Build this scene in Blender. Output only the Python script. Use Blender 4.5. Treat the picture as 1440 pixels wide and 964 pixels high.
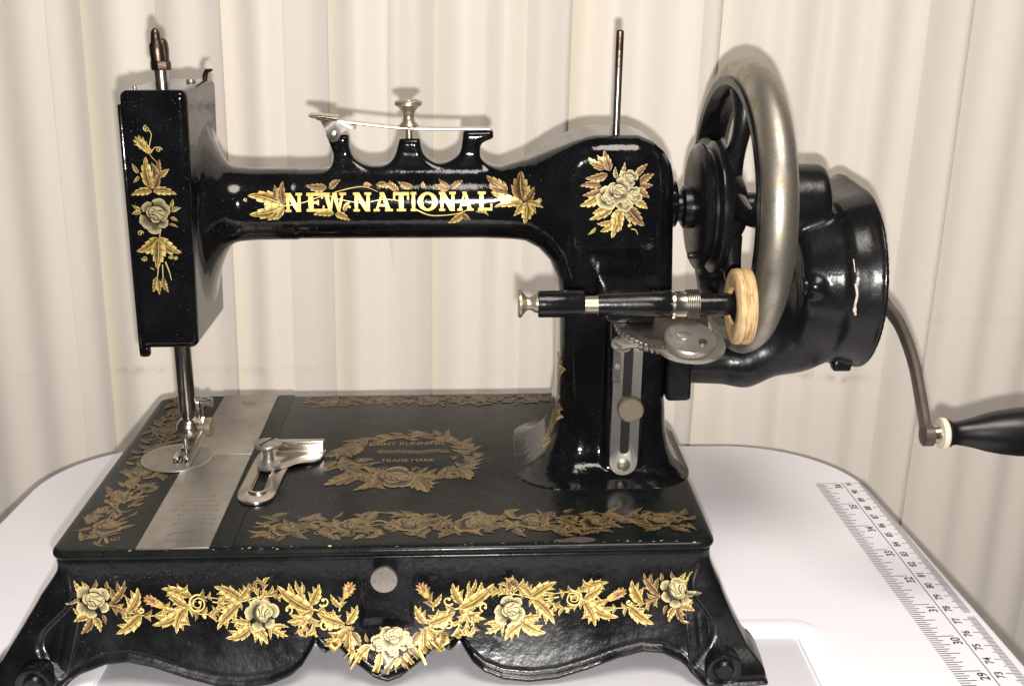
import bpy, bmesh, math, random
import numpy as np
from mathutils import Vector, Matrix
from mathutils.bvhtree import BVHTree

for o in list(bpy.data.objects):
    bpy.data.objects.remove(o)
SC = bpy.context.scene
COL = SC.collection
PI = math.pi
CM = 0.01                                   # everything below is written in centimetres
R = math.radians

# ------------------------------------------------------------------ camera, light, exposure
cam_d = bpy.data.cameras.new('camera')
cam_d.sensor_width = 36.0
cam_d.lens = 40.0
cam_d.clip_start = 0.01
cam_d.clip_end = 20.0
cam = bpy.data.objects.new('camera', cam_d)
cam.location = (0, 0, 26.3*CM)
cam.rotation_euler = (R(90-17.7), 0, 0)
COL.objects.link(cam)
SC.camera = cam

world = bpy.data.worlds.new('World')
SC.world = world
world.use_nodes = True
bg = world.node_tree.nodes['Background']
bg.inputs[0].default_value = (1.0, 0.95, 0.90, 1)
bg.inputs[1].default_value = 0.05

# the phone's flash, just below its lens
fl = bpy.data.lights.new('phone_flash', 'POINT')
fl.energy = 11.2
fl.color = (1.0, 0.965, 0.93)
fl.shadow_soft_size = 0.0035
flo = bpy.data.objects.new('phone_flash', fl)
flo.location = (0.003, 0.0, (26.3-1.7)*CM)
COL.objects.link(flo)

# the room's ceiling lamp
cl = bpy.data.lights.new('ceiling_lamp', 'AREA')
cl.shape = 'DISK'
cl.size = .8
cl.energy = 23
cl.color = (1.0, 0.93, 0.84)
clo = bpy.data.objects.new('ceiling_lamp', cl)
clo.location = (0.30, -0.30, 1.6)
clo.rotation_euler = (Vector((0.0, 0.6, 0.1))-Vector(clo.location)).to_track_quat('-Z', 'Y').to_euler()
COL.objects.link(clo)

SC.render.engine = 'CYCLES'
SC.view_settings.view_transform = 'Standard'
SC.view_settings.look = 'None'
SC.view_settings.exposure = 0.0
SC.view_settings.gamma = 1.0
SC.view_settings.use_curve_mapping = False

# ------------------------------------------------------------------ materials
def nmat(name):
    m = bpy.data.materials.new(name)
    m.use_nodes = True
    nt = m.node_tree
    b = nt.nodes['Principled BSDF']
    return m, nt, b
def N(nt, t, **kw):
    n = nt.nodes.new(t)
    for k, v in kw.items():
        if k.startswith('i_'):
            n.inputs[k[2:]].default_value = v
        else:
            setattr(n, k, v)
    return n
def noise(nt, scale, detail=3, rough=.55, vec=None, dist=0.0):
    n = N(nt, 'ShaderNodeTexNoise')
    n.inputs['Scale'].default_value = scale
    n.inputs['Detail'].default_value = detail
    n.inputs['Roughness'].default_value = rough
    n.inputs['Distortion'].default_value = dist
    if vec is not None:
        nt.links.new(vec, n.inputs['Vector'])
    return n
def ramp(nt, fac, stops):
    r = N(nt, 'ShaderNodeValToRGB')
    e = r.color_ramp.elements
    while len(e) > 1:
        e.remove(e[-1])
    e[0].position = stops[0][0]; e[0].color = (*stops[0][1], 1)
    for p, c in stops[1:]:
        k = e.new(p); k.color = (*c, 1)
    nt.links.new(fac, r.inputs[0])
    return r
def mix(nt, fac, a, b, mode='MIX'):
    n = N(nt, 'ShaderNodeMix', data_type='RGBA', blend_type=mode)
    for i, v in ((0, fac), (6, a), (7, b)):
        if hasattr(v, 'links') or hasattr(v, 'is_output'):
            nt.links.new(v, n.inputs[i])
        elif i == 0:
            n.inputs[0].default_value = v
        else:
            n.inputs[i].default_value = (*v, 1)
    return n.outputs[2]
def mathn(nt, op, a, b=None, c=None, clamp=False):
    n = N(nt, 'ShaderNodeMath', operation=op, use_clamp=clamp)
    for i, v in enumerate((a, b, c)):
        if v is None: continue
        if hasattr(v, 'is_output'): nt.links.new(v, n.inputs[i])
        else: n.inputs[i].default_value = v
    return n.outputs[0]
def bump(nt, b, h, strength, dist=0.001, prev=None):
    n = N(nt, 'ShaderNodeBump')
    n.inputs['Strength'].default_value = strength
    n.inputs['Distance'].default_value = dist
    nt.links.new(h, n.inputs['Height'])
    if prev is not None: nt.links.new(prev, n.inputs['Normal'])
    nt.links.new(n.outputs[0], b.inputs['Normal'])
    return n.outputs[0]
def objco(nt):
    return N(nt, 'ShaderNodeTexCoord').outputs['Object']
def setc(b, c): b.inputs['Base Color'].default_value = (*c, 1)

def black_enamel(name, base=(.0035, .0035, .0042), rough=.10, peel=.25, dust=.5, wear=0.0, spec=.5, scratch=0.0):
    m, nt, b = nmat(name)
    co = objco(nt)
    big = noise(nt, 45, 4, .6, co)
    fine = noise(nt, 900, 2, .6, co)
    specks = noise(nt, 1500, 1, .5, co)
    patch = noise(nt, 60, 3, .6, co)
    # dust and chips: rare pale specks, denser in some patches
    sp = ramp(nt, specks.outputs[0], [(.70, (0, 0, 0)), (.76, (1, 1, 1))])
    pm = ramp(nt, patch.outputs[0], [(.45, (0, 0, 0)), (.7, (1, 1, 1))])
    f = mathn(nt, 'MULTIPLY', sp.outputs[0], pm.outputs[0])
    f = mathn(nt, 'MULTIPLY', f, dust)
    c = mix(nt, f, base, (.16, .14, .12))
    film = mathn(nt, 'MULTIPLY', ramp(nt, big.outputs[0], [(.42, (0, 0, 0)), (.75, (1, 1, 1))]).outputs[0], .35*dust)
    c = mix(nt, film, c, (.022, .022, .024))
    if wear:
        sc = noise(nt, 220, 5, .75, co, .6)
        w = mathn(nt, 'MULTIPLY', ramp(nt, sc.outputs[0], [(.66, (0, 0, 0)), (.70, (1, 1, 1))]).outputs[0], wear)
        c = mix(nt, w, c, (.10, .07, .05))
    if scratch:
        mp = N(nt, 'ShaderNodeMapping'); nt.links.new(co, mp.inputs[0])
        mp.inputs['Scale'].default_value = (1, 9, 1); mp.inputs['Rotation'].default_value = (0, 0, .35)
        s1 = noise(nt, 120, 3, .6, mp.outputs[0])
        k = ramp(nt, s1.outputs[0], [(.66, (0, 0, 0)), (.69, (1, 1, 1)), (.72, (0, 0, 0))])
        c = mix(nt, mathn(nt, 'MULTIPLY', k.outputs[0], scratch), c, (.06, .055, .05))
    nt.links.new(c, b.inputs['Base Color'])
    rr = N(nt, 'ShaderNodeMapRange')
    nt.links.new(big.outputs[0], rr.inputs[0])
    rr.inputs[1].default_value = .3; rr.inputs[2].default_value = .75
    rr.inputs[3].default_value = rough*.75; rr.inputs[4].default_value = rough*2.0
    nt.links.new(mathn(nt, 'MULTIPLY_ADD', f, .4, rr.outputs[0]), b.inputs['Roughness'])
    b.inputs['Specular IOR Level'].default_value = spec
    pl = noise(nt, 260, 2, .5, co)
    n1 = bump(nt, b, pl.outputs[0], peel, .0006)
    bump(nt, b, fine.outputs[0], peel*.35, .0004, n1)
    return m
def metal(name, base, rough=.3, tarn=(.2, .15, .08), tarn_amt=.4, scale=90, bumps=.05, thr=.55, pit=0.0, met=1.0):
    m, nt, b = nmat(name)
    co = objco(nt)
    n1 = noise(nt, scale, 5, .65, co, .3)
    n2 = noise(nt, scale*9, 3, .6, co)
    f = ramp(nt, n1.outputs[0], [(thr-.12, (0, 0, 0)), (thr+.15, (1, 1, 1))])
    ff = mathn(nt, 'MULTIPLY', f.outputs[0], tarn_amt)
    c = mix(nt, ff, base, tarn)
    if pit:
        p = ramp(nt, n2.outputs[0], [(.62, (0, 0, 0)), (.70, (1, 1, 1))])
        c = mix(nt, mathn(nt, 'MULTIPLY', p.outputs[0], pit), c, tuple(v*.35 for v in tarn))
    nt.links.new(c, b.inputs['Base Color'])
    b.inputs['Metallic'].default_value = met
    nt.links.new(mathn(nt, 'MULTIPLY_ADD', n1.outputs[0], rough*.9, rough*.55), b.inputs['Roughness'])
    bump(nt, b, n2.outputs[0], bumps, .0004)
    return m
def plain(name, c, rough=.5, metallic=0.0, var=.15, scale=120, bumps=.05, spec=.5):
    m, nt, b = nmat(name)
    co = objco(nt)
    n1 = noise(nt, scale, 4, .6, co)
    cc = mix(nt, n1.outputs[0], tuple(v*(1-var) for v in c), tuple(min(1, v*(1+var)) for v in c))
    nt.links.new(cc, b.inputs['Base Color'])
    b.inputs['Roughness'].default_value = rough
    b.inputs['Metallic'].default_value = metallic
    b.inputs['Specular IOR Level'].default_value = spec
    if bumps:
        bump(nt, b, noise(nt, scale*6, 3, .6, co).outputs[0], bumps, .0004)
    return m

M = {}
M['enamel'] = black_enamel('black_enamel', base=(.0028, .0028, .0036), rough=.085, peel=.20, dust=.7, spec=.42)
M['enamel_base'] = black_enamel('black_enamel_base', rough=.22, peel=.36, dust=1.0, wear=.3, spec=.42)
M['enamel_bed'] = black_enamel('black_enamel_bed', base=(.0062, .0078, .0072), rough=.17, peel=.10, dust=1.0, wear=.6, spec=.18, scratch=.5)
M['enamel_crank'] = black_enamel('black_enamel_crank', base=(.006, .006, .0065), rough=.20, peel=.22, dust=.6, spec=.34)
M['steel'] = metal('worn_steel_plate', (.37, .345, .305), .36, (.20, .17, .14), .40, 110, .06, .58, .75, .78)
M['plate'] = metal('brushed_bracket_steel', (.52, .50, .45), .46, (.28, .25, .20), .5, 120, .06, .58, .3, .55)
M['chrome'] = metal('bright_steel', (.64, .60, .54), .24, (.35, .28, .2), .35, 120, .03)
M['nickel'] = metal('nickel_rim', (.41, .385, .34), .44, (.30, .235, .12), .65, 150, .08, .55, .9, .9)
M['brass'] = metal('dull_brass_nickel', (.47, .41, .30), .32, (.26, .19, .11), .5, 160, .08, met=.8)
M['rust'] = metal('rusty_iron', (.17, .125, .10), .36, (.07, .045, .03), .8, 160, .15, .5)
M['darksteel'] = metal('dark_steel', (.33, .31, .30), .24, (.10, .09, .08), .6, 130, .05)
M['gear'] = metal('grey_gear_steel', (.36, .33, .29), .35, (.16, .13, .10), .6, 160, .1)
M['crank'] = metal('worn_crank_iron', (.15, .125, .105), .42, (.07, .05, .04), .6, 130, .08, .55, .4, .55)
M['hole'] = plain('dark_hole', (.006, .006, .006), .8, bumps=0)
M['handle'] = plain('black_handle_wood', (.005, .005, .0055), .34, var=.3, scale=60, bumps=.12)
M['ivory'] = plain('ivory_ring', (.72, .64, .48), .4, var=.2, scale=250)
M['paper'] = plain('pale_worn_fleck', (.6, .52, .45), .6, var=.2)

def tyre_mat():
    m, nt, b = nmat('tan_friction_tyre')
    co = objco(nt)
    mp = N(nt, 'ShaderNodeMapping'); nt.links.new(co, mp.inputs[0])
    mp.inputs['Scale'].default_value = (8, 1, 1)
    n1 = noise(nt, 160, 4, .6, mp.outputs[0])
    n2 = noise(nt, 500, 3, .6, co)
    c = ramp(nt, n1.outputs[0], [(.3, (.34, .19, .08)), (.5, (.55, .37, .18)), (.7, (.64, .49, .30))])
    d = ramp(nt, n2.outputs[0], [(.58, (0, 0, 0)), (.72, (1, 1, 1))])
    nt.links.new(mix(nt, mathn(nt, 'MULTIPLY', d.outputs[0], .6), c.outputs[0], (.12, .07, .03)), b.inputs['Base Color'])
    b.inputs['Roughness'].default_value = .55
    bump(nt, b, n1.outputs[0], .2, .0005)
    return m
M['tyre'] = tyre_mat()

def decal_mat(name, metallic, rough, gain, wear, wear_scale=260):
    m, nt, b = nmat(name)
    co = objco(nt)
    a = N(nt, 'ShaderNodeVertexColor'); a.layer_name = 'Col'
    n1 = noise(nt, 700, 3, .7, co)
    n2 = noise(nt, wear_scale, 5, .7, co)
    g = N(nt, 'ShaderNodeMapRange'); nt.links.new(n1.outputs[0], g.inputs[0])
    g.inputs[1].default_value = .3; g.inputs[2].default_value = .7
    g.inputs[3].default_value = gain*.72; g.inputs[4].default_value = gain*1.2
    s = N(nt, 'ShaderNodeVectorMath', operation='SCALE')
    nt.links.new(a.outputs[0], s.inputs[0]); nt.links.new(g.outputs[0], s.inputs['Scale'])
    w = ramp(nt, n2.outputs[0], [(.60, (0, 0, 0)), (.68, (1, 1, 1))])
    c = mix(nt, mathn(nt, 'MULTIPLY', w.outputs[0], wear), s.outputs[0], (.012, .012, .012))
    nt.links.new(c, b.inputs['Base Color'])
    b.inputs['Metallic'].default_value = metallic
    b.inputs['Roughness'].default_value = rough
    bump(nt, b, n1.outputs[0], .12, .0003)
    return m
M['gold'] = decal_mat('gold_transfer', .35, .34, 1.0, .12)
M['gold_apron'] = decal_mat('gold_transfer_apron', .25, .40, 1.0, .10)
M['gold_bed'] = decal_mat('dull_gold_transfer', .15, .36, 1.0, .6)

def blind_mat():
    m, nt, b = nmat('cream_blind_vinyl')
    tc = N(nt, 'ShaderNodeTexCoord')
    uv = tc.outputs['UV']; co = tc.outputs['Object']
    su = N(nt, 'ShaderNodeSeparateXYZ'); nt.links.new(uv, su.inputs[0])
    so = N(nt, 'ShaderNodeSeparateXYZ'); nt.links.new(co, so.inputs[0])
    n1 = noise(nt, 9, 3, .5, co)
    base = mix(nt, n1.outputs[0], (.80, .735, .65), (.855, .79, .71))
    # aged yellow band down one long edge of each slat (vinyl discolouration)
    yl = N(nt, 'ShaderNodeMapRange', interpolation_type='SMOOTHSTEP'); nt.links.new(su.outputs[0], yl.inputs[0])
    yl.inputs[1].default_value = 0.0; yl.inputs[2].default_value = .34
    yl.inputs[3].default_value = .6; yl.inputs[4].default_value = 0.0
    attr = N(nt, 'ShaderNodeAttribute', attribute_type='OBJECT', attribute_name='aged')
    c = mix(nt, mathn(nt, 'MULTIPLY', yl.outputs[0], attr.outputs['Fac']), base, (.84, .77, .56))
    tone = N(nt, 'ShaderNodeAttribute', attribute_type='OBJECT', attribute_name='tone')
    c = mix(nt, tone.outputs['Fac'], c, (.70, .64, .59))  # shading of the set-back slats put into their colour as grey
    # faint scuff lines left across the slats
    ax = mathn(nt, 'ABSOLUTE', mathn(nt, 'ADD', so.outputs[0], .03))
    side = N(nt, 'ShaderNodeMapRange'); nt.links.new(ax, side.inputs[0]); side.inputs[1].default_value = .10; side.inputs[2].default_value = .24; side.inputs[3].default_value = .3
    for zz, wd, amt, sc, col in ((2.7, .42, .75, 60, (.50, .36, .29)), (6.4, .5, .22, 90, (.5, .42, .36))):
        wob = noise(nt, 7, 2, .5, co)
        zc = mathn(nt, 'MULTIPLY_ADD', mathn(nt, 'SUBTRACT', wob.outputs[0], .5), .02, so.outputs[2])
        d = mathn(nt, 'ABSOLUTE', mathn(nt, 'SUBTRACT', zc, zz*CM))
        lm = mathn(nt, 'SUBTRACT', 1.0, mathn(nt, 'DIVIDE', d, wd*CM), clamp=True)
        nn = noise(nt, sc*2.2, 5, .75, co)
        n3 = noise(nt, 16, 2, .5, co)
        k = mathn(nt, 'MULTIPLY', ramp(nt, nn.outputs[0], [(.40, (0, 0, 0)), (.66, (1, 1, 1))]).outputs[0], lm)
        k = mathn(nt, 'MULTIPLY', k, ramp(nt, n3.outputs[0], [(.44, (0, 0, 0)), (.58, (1, 1, 1))]).outputs[0])
        k = mathn(nt, 'MULTIPLY', k, side.outputs[0])
        c = mix(nt, mathn(nt, 'MULTIPLY', k, amt), c, col)
    nt.links.new(c, b.inputs['Base Color'])
    b.inputs['Roughness'].default_value = .48
    b.inputs['Specular IOR Level'].default_value = .3
    weave = noise(nt, 1400, 2, .5, co)
    bump(nt, b, weave.outputs[0], .06, .0004)
    return m
M['blind'] = blind_mat()

def table_mat(name, c0, c1, rough):
    m, nt, b = nmat(name)
    co = objco(nt)
    n1 = noise(nt, 6, 3, .5, co)
    c = mix(nt, n1.outputs[0], c0, c1)
    mp = N(nt, 'ShaderNodeMapping'); nt.links.new(co, mp.inputs[0]); mp.inputs['Scale'].default_value = (1, 2.5, 1)
    n2 = noise(nt, 34, 5, .7, mp.outputs[0])
    k = ramp(nt, n2.outputs[0], [(.66, (0, 0, 0)), (.78, (1, 1, 1))])
    c = mix(nt, mathn(nt, 'MULTIPLY', k.outputs[0], .30), c, (.42, .40, .41))
    n4 = noise(nt, 420, 3, .6, co); n5 = noise(nt, 25, 2, .5, co)
    k4 = mathn(nt, 'MULTIPLY', ramp(nt, n4.outputs[0], [(.70, (0, 0, 0)), (.76, (1, 1, 1))]).outputs[0], ramp(nt, n5.outputs[0], [(.5, (0, 0, 0)), (.62, (1, 1, 1))]).outputs[0])
    c = mix(nt, mathn(nt, 'MULTIPLY', k4, .35), c, (.34, .31, .30))
    nt.links.new(c, b.inputs['Base Color'])
    nt.links.new(mathn(nt, 'MULTIPLY_ADD', n1.outputs[0], .2, rough-.1), b.inputs['Roughness'])
    bump(nt, b, noise(nt, 900, 2, .5, co).outputs[0], .03, .0003)
    return m
M['table'] = table_mat('white_laminate', (.78, .76, .81), (.81, .79, .84), .45)
M['insert'] = table_mat('grey_white_insert', (.62, .61, .64), (.66, .65, .68), .42)
M['trim'] = table_mat('white_plastic_trim', (.90, .88, .91), (.92, .90, .93), .35)
M['edge'] = table_mat('table_edge_band', (.60, .57, .58), (.66, .63, .64), .4)
M['ink'] = plain('grey_ruler_ink', (.06, .057, .06), .55, var=.2, scale=300, bumps=0)
M['inkdark'] = plain('black_ruler_ink', (.03, .028, .03), .5, var=.25, scale=300, bumps=0)

# ------------------------------------------------------------------ mesh helpers (cm in, metres out)
def link(name, me, mat=None, parent=None, smooth=True, sharp=None):
    if mat is not None:
        me.materials.append(mat)
    if smooth:
        me.polygons.foreach_set('use_smooth', [True]*len(me.polygons))
        if sharp is not None:
            me.set_sharp_from_angle(angle=R(sharp))
    o = bpy.data.objects.new(name, me)
    COL.objects.link(o)
    if parent is not None:
        o.parent = parent
    return o
def mesh(name, v, f, mat=None, parent=None, smooth=True, sharp=None):
    me = bpy.data.meshes.new(name)
    v = np.asarray(v, float)*CM
    me.from_pydata(v.tolist(), [], [list(map(int, q)) for q in f])
    me.validate()
    return link(name, me, mat, parent, smooth, sharp)
def bmobj(name, bm, mat, parent, smooth=True, sharp=40):
    bmesh.ops.recalc_face_normals(bm, faces=bm.faces)
    bmesh.ops.scale(bm, vec=(CM, CM, CM), verts=bm.verts)
    me = bpy.data.meshes.new(name); bm.to_mesh(me); bm.free()
    return link(name, me, mat, parent, smooth, sharp)
def empty(name, loc=(0, 0, 0), rz=0):
    o = bpy.data.objects.new(name, None)
    o.location = Vector(loc)*CM; o.rotation_euler = (0, 0, rz)
    o.empty_display_size = .02
    COL.objects.link(o)
    return o
def frame(axis):
    a = Vector(axis).normalized()
    t = Vector((0, 0, 1)) if abs(a.z) < .9 else Vector((0, 1, 0))
    u = a.cross(t).normalized(); w = a.cross(u).normalized()
    return a, u, w
def lathe_vf(prof, org, axis, seg=40, wob=None):
    a, u, w = frame(axis); org = Vector(org)
    v = []; f = []
    n = len(prof)
    for r, h in prof:
        for k in range(seg):
            t = 2*PI*k/seg
            rr = r if wob is None else wob(r, h, t)
            v.append(org+a*h+(u*math.cos(t)+w*math.sin(t))*rr)
    for i in range(n-1):
        for k in range(seg):
            k2 = (k+1) % seg
            f.append((i*seg+k, i*seg+k2, (i+1)*seg+k2, (i+1)*seg+k))
    if prof[0][0] > 1e-4: f.append(tuple(range(seg-1, -1, -1)))
    if prof[-1][0] > 1e-4: f.append(tuple((n-1)*seg+k for k in range(seg)))
    return [tuple(p) for p in v], f
def lathe(name, prof, org, axis, mat, parent, seg=40, wob=None, sharp=38):
    """prof: (radius, distance along the axis)"""
    p2 = [(max(r, 1e-3), h) for r, h in prof]
    v, f = lathe_vf(p2, org, axis, seg, wob)
    if p2[0][0] <= 2e-3: pass
    bm = bmesh.new()
    vs = [bm.verts.new(p) for p in v]
    for q in f:
        try: bm.faces.new([vs[i] for i in q])
        except ValueError: pass
    bmesh.ops.remove_doubles(bm, verts=bm.verts, dist=1e-4)
    return bmobj(name, bm, mat, parent, True, sharp)
def ring(name, prof, org, axis, mat, parent, seg=64, wob=None, sharp=38):
    """closed profile turned about the axis"""
    a, u, w = frame(axis); org = Vector(org); n = len(prof); v = []; f = []
    for k in range(seg):
        t = 2*PI*k/seg
        for r, h in prof:
            rr = r if wob is None else wob(r, h, t)
            v.append(tuple(org+a*h+(u*math.cos(t)+w*math.sin(t))*rr))
    for k in range(seg):
        k2 = (k+1) % seg
        for i in range(n):
            j = (i+1) % n
            f.append((k*n+i, k*n+j, k2*n+j, k2*n+i))
    bm = bmesh.new(); vs = [bm.verts.new(p) for p in v]
    for q in f: bm.faces.new([vs[i] for i in q])
    return bmobj(name, bm, mat, parent, True, sharp)
def box(name, lo, hi, mat, parent, bev=.05, seg=2, rot=None):
    bm = bmesh.new()
    bmesh.ops.create_cube(bm, size=1)
    c = [(a+b)/2 for a, b in zip(lo, hi)]; s = [b-a for a, b in zip(lo, hi)]
    for v in bm.verts:
        v.co = Vector((v.co.x*s[0], v.co.y*s[1], v.co.z*s[2]))
    if bev: bmesh.ops.bevel(bm, geom=bm.edges[:], offset=bev, segments=seg, affect='EDGES', profile=.5)
    if rot is not None: bmesh.ops.transform(bm, matrix=rot.to_4x4(), verts=bm.verts)
    bmesh.ops.translate(bm, vec=c, verts=bm.verts)
    return bmobj(name, bm, mat, parent)
def tube(name, pts, rad, mat, parent, seg=16, flat=None, caps=True, up=None, sharp=50):
    """sweep along pts; rad number or list; flat=(a,b) gives an elliptic/rect section factor"""
    P = [Vector(p) for p in pts]; n = len(P)
    rr = rad if isinstance(rad, (list, tuple)) else [rad]*n
    v = []; f = []
    upv = Vector(up) if up else Vector((0, 0, 1))
    for i in range(n):
        d = (P[min(i+1, n-1)]-P[max(i-1, 0)]).normalized()
        u = d.cross(upv)
        if u.length < 1e-3: u = d.cross(Vector((0, 1, 0)))
        u.normalize(); w = u.cross(d).normalized()
        fa, fb = flat if flat else (1, 1)
        for k in range(seg):
            t = 2*PI*k/seg
            c, s = math.cos(t), math.sin(t)
            if flat and len(flat) == 2:
                e = .45
                c = math.copysign(abs(c)**e, c); s = math.copysign(abs(s)**e, s)
            v.append(tuple(P[i]+u*c*rr[i]*fa+w*s*rr[i]*fb))
    for i in range(n-1):
        for k in range(seg):
            k2 = (k+1) % seg
            f.append((i*seg+k, i*seg+k2, (i+1)*seg+k2, (i+1)*seg+k))
    if caps:
        f.append(tuple(range(seg-1, -1, -1))); f.append(tuple((n-1)*seg+k for k in range(seg)))
    bm = bmesh.new(); vs = [bm.verts.new(p) for p in v]
    for q in f: bm.faces.new([vs[i] for i in q])
    return bmobj(name, bm, mat, parent, True, sharp)
def smooth_pts(pts, n=8):
    P = [np.array(p, float) for p in pts]
    P = [2*P[0]-P[1]]+P+[2*P[-1]-P[-2]]
    out = []
    for i in range(1, len(P)-2):
        p0, p1, p2, p3 = P[i-1:i+3]
        for k in range(n):
            t = k/n
            out.append(.5*((2*p1)+(-p0+p2)*t+(2*p0-5*p1+4*p2-p3)*t*t+(-p0+3*p1-3*p2+p3)*t**3))
    out.append(P[-2])
    return [tuple(p) for p in out]
def prism(name, outline, z0, z1, mat, parent, hole=None, bev=.03, M4=None):
    """extrude a 2D outline (x,y) from z0 to z1, optional hole outline with the same point count"""
    bm = bmesh.new()
    if hole is None:
        a = [bm.verts.new((x, y, z0)) for x, y in outline]
        b = [bm.verts.new((x, y, z1)) for x, y in outline]
        n = len(a)
        bm.faces.new(a[::-1]); top = bm.faces.new(b)
        for i in range(n): bm.faces.new((a[i], a[(i+1) % n], b[(i+1) % n], b[i]))
        if bev: bmesh.ops.bevel(bm, geom=list(top.edges), offset=bev, segments=2, affect='EDGES', profile=.5)
    else:
        n = len(outline)
        oa = [bm.verts.new((x, y, z0)) for x, y in outline]; ob = [bm.verts.new((x, y, z1)) for x, y in outline]
        ia = [bm.verts.new((x, y, z0)) for x, y in hole]; ib = [bm.verts.new((x, y, z1)) for x, y in hole]
        edges = []
        for i in range(n):
            j = (i+1) % n
            bm.faces.new((oa[i], oa[j], ob[j], ob[i])); bm.faces.new((ia[j], ia[i], ib[i], ib[j]))
            bm.faces.new((ob[i], ob[j], ib[j], ib[i])); bm.faces.new((oa[j], oa[i], ia[i], ia[j]))
        if bev:
            es = [e for e in bm.edges if all(abs(v.co.z-z1) < 1e-6 for v in e.verts) and len({(v in ob) for v in e.verts}) == 1]
            bmesh.ops.bevel(bm, geom=es, offset=bev, segments=2, affect='EDGES', profile=.5)
    if M4 is not None: bmesh.ops.transform(bm, matrix=M4, verts=bm.verts)
    return bmobj(name, bm, mat, parent)
def rrect(x0, y0, x1, y1, r, n=8):
    out = []
    for cx, cy, a0 in ((x1-r, y0+r, -90), (x1-r, y1-r, 0), (x0+r, y1-r, 90), (x0+r, y0+r, 180)):
        for k in range(n+1):
            a = R(a0+90*k/n); out.append((cx+r*math.cos(a), cy+r*math.sin(a)))
    return out
def fillet_poly(pts, rads, n=14):
    out = []; m = len(pts)
    for i in range(m):
        p0, p, p1 = (np.array(pts[(i+k) % m], float) for k in (-1, 0, 1))
        r = rads[i]
        a = (p0-p)/np.linalg.norm(p0-p); b = (p1-p)/np.linalg.norm(p1-p)
        half = math.acos(np.clip(a@b, -1, 1))/2
        d = r/math.tan(half); bis = (a+b)/np.linalg.norm(a+b)
        c = p+bis*r/math.sin(half)
        s, e = p+a*d-c, p+b*d-c
        a0 = math.atan2(s[1], s[0]); a1 = math.atan2(e[1], e[0])
        da = (a1-a0+PI) % (2*PI)-PI
        for k in range(n+1):
            t = a0+da*k/n; out.append((c[0]+r*math.cos(t), c[1]+r*math.sin(t)))
    return out

# ------------------------------------------------------------------ signed-distance modelling for the castings
def surface_nets(fn, lo, hi, h):
    lo = np.array(lo, float); hi = np.array(hi, float)
    nx, ny, nz = [int(math.ceil((b-a)/h))+1 for a, b in zip(lo, hi)]
    X = lo[0]+h*np.arange(nx); Y = lo[1]+h*np.arange(ny); Z = lo[2]+h*np.arange(nz)
    F = fn(X[:, None, None], Y[None, :, None], Z[None, None, :]).astype(np.float32)
    S = F < 0
    cnt = np.zeros((nx-1, ny-1, nz-1), np.int8)
    for dx in (0, 1):
        for dy in (0, 1):
            for dz in (0, 1):
                cnt += S[dx:nx-1+dx, dy:ny-1+dy, dz:nz-1+dz]
    cells = np.argwhere((cnt > 0) & (cnt < 8))
    idx = -np.ones(cnt.shape, np.int64); idx[tuple(cells.T)] = np.arange(len(cells))
    acc = np.zeros((len(cells), 3)); num = np.zeros(len(cells))
    corners = [(a, b, c) for a in (0, 1) for b in (0, 1) for c in (0, 1)]
    for a in corners:
        for ax in range(3):
            if a[ax]: continue
            b = list(a); b[ax] = 1
            fa = F[tuple((cells+a).T)]; fb = F[tuple((cells+b).T)]
            mk = (fa < 0) != (fb < 0)
            t = np.where(mk, fa/np.where(mk, fa-fb, 1), 0)
            p = np.tile(np.array(a, float), (len(cells), 1)); p[:, ax] += t
            acc[mk] += p[mk]; num[mk] += 1
    V = lo+h*(cells+acc/num[:, None])
    faces = []
    for ax in range(3):
        o1, o2 = [(1, 2), (2, 0), (0, 1)][ax]
        s0 = [slice(None)]*3; s1 = [slice(None)]*3
        s0[ax] = slice(0, -1); s1[ax] = slice(1, None)
        d = S[tuple(s0)] != S[tuple(s1)]
        e = np.argwhere(d)
        ok = (e[:, o1] > 0) & (e[:, o2] > 0) & (e[:, o1] < idx.shape[o1]) & (e[:, o2] < idx.shape[o2])
        e = e[ok]
        neg = S[tuple(e.T)]
        def at(a, b):
            q = e.copy(); q[:, o1] += a; q[:, o2] += b
            return idx[tuple(q.T)]
        q = np.stack([at(-1, -1), at(0, -1), at(0, 0), at(-1, 0)], 1)
        q[~neg] = q[~neg][:, ::-1]
        faces.append(q)
    Fq = np.concatenate(faces)
    for _ in range(2):
        e = h*.25
        f0 = fn(V[:, 0], V[:, 1], V[:, 2])
        g = np.stack([(fn(V[:, 0]+e, V[:, 1], V[:, 2])-fn(V[:, 0]-e, V[:, 1], V[:, 2])),
                      (fn(V[:, 0], V[:, 1]+e, V[:, 2])-fn(V[:, 0], V[:, 1]-e, V[:, 2])),
                      (fn(V[:, 0], V[:, 1], V[:, 2]+e)-fn(V[:, 0], V[:, 1], V[:, 2]-e))], 1)/(2*e)
        g2 = np.maximum((g**2).sum(1), .05)
        st = np.clip(f0/g2, -h*.5, h*.5)
        V = V-g*st[:, None]
    return V, Fq
def smin(a, b, k):
    hh = np.clip(.5+.5*(b-a)/k, 0, 1)
    return b*(1-hh)+a*hh-k*hh*(1-hh)
def smax(a, b, k): return -smin(-a, -b, k)
def sd_rbox2(px, py, hx, hy, r):
    qx = np.abs(px)-hx+r; qy = np.abs(py)-hy+r
    return np.hypot(np.maximum(qx, 0), np.maximum(qy, 0))+np.minimum(np.maximum(qx, qy), 0)-r
def sd_rbox(px, py, pz, hx, hy, hz, r):
    qx = np.abs(px)-hx+r; qy = np.abs(py)-hy+r; qz = np.abs(pz)-hz+r
    return np.sqrt(np.maximum(qx, 0)**2+np.maximum(qy, 0)**2+np.maximum(qz, 0)**2)+np.minimum(np.maximum(np.maximum(qx, qy), qz), 0)-r
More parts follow.
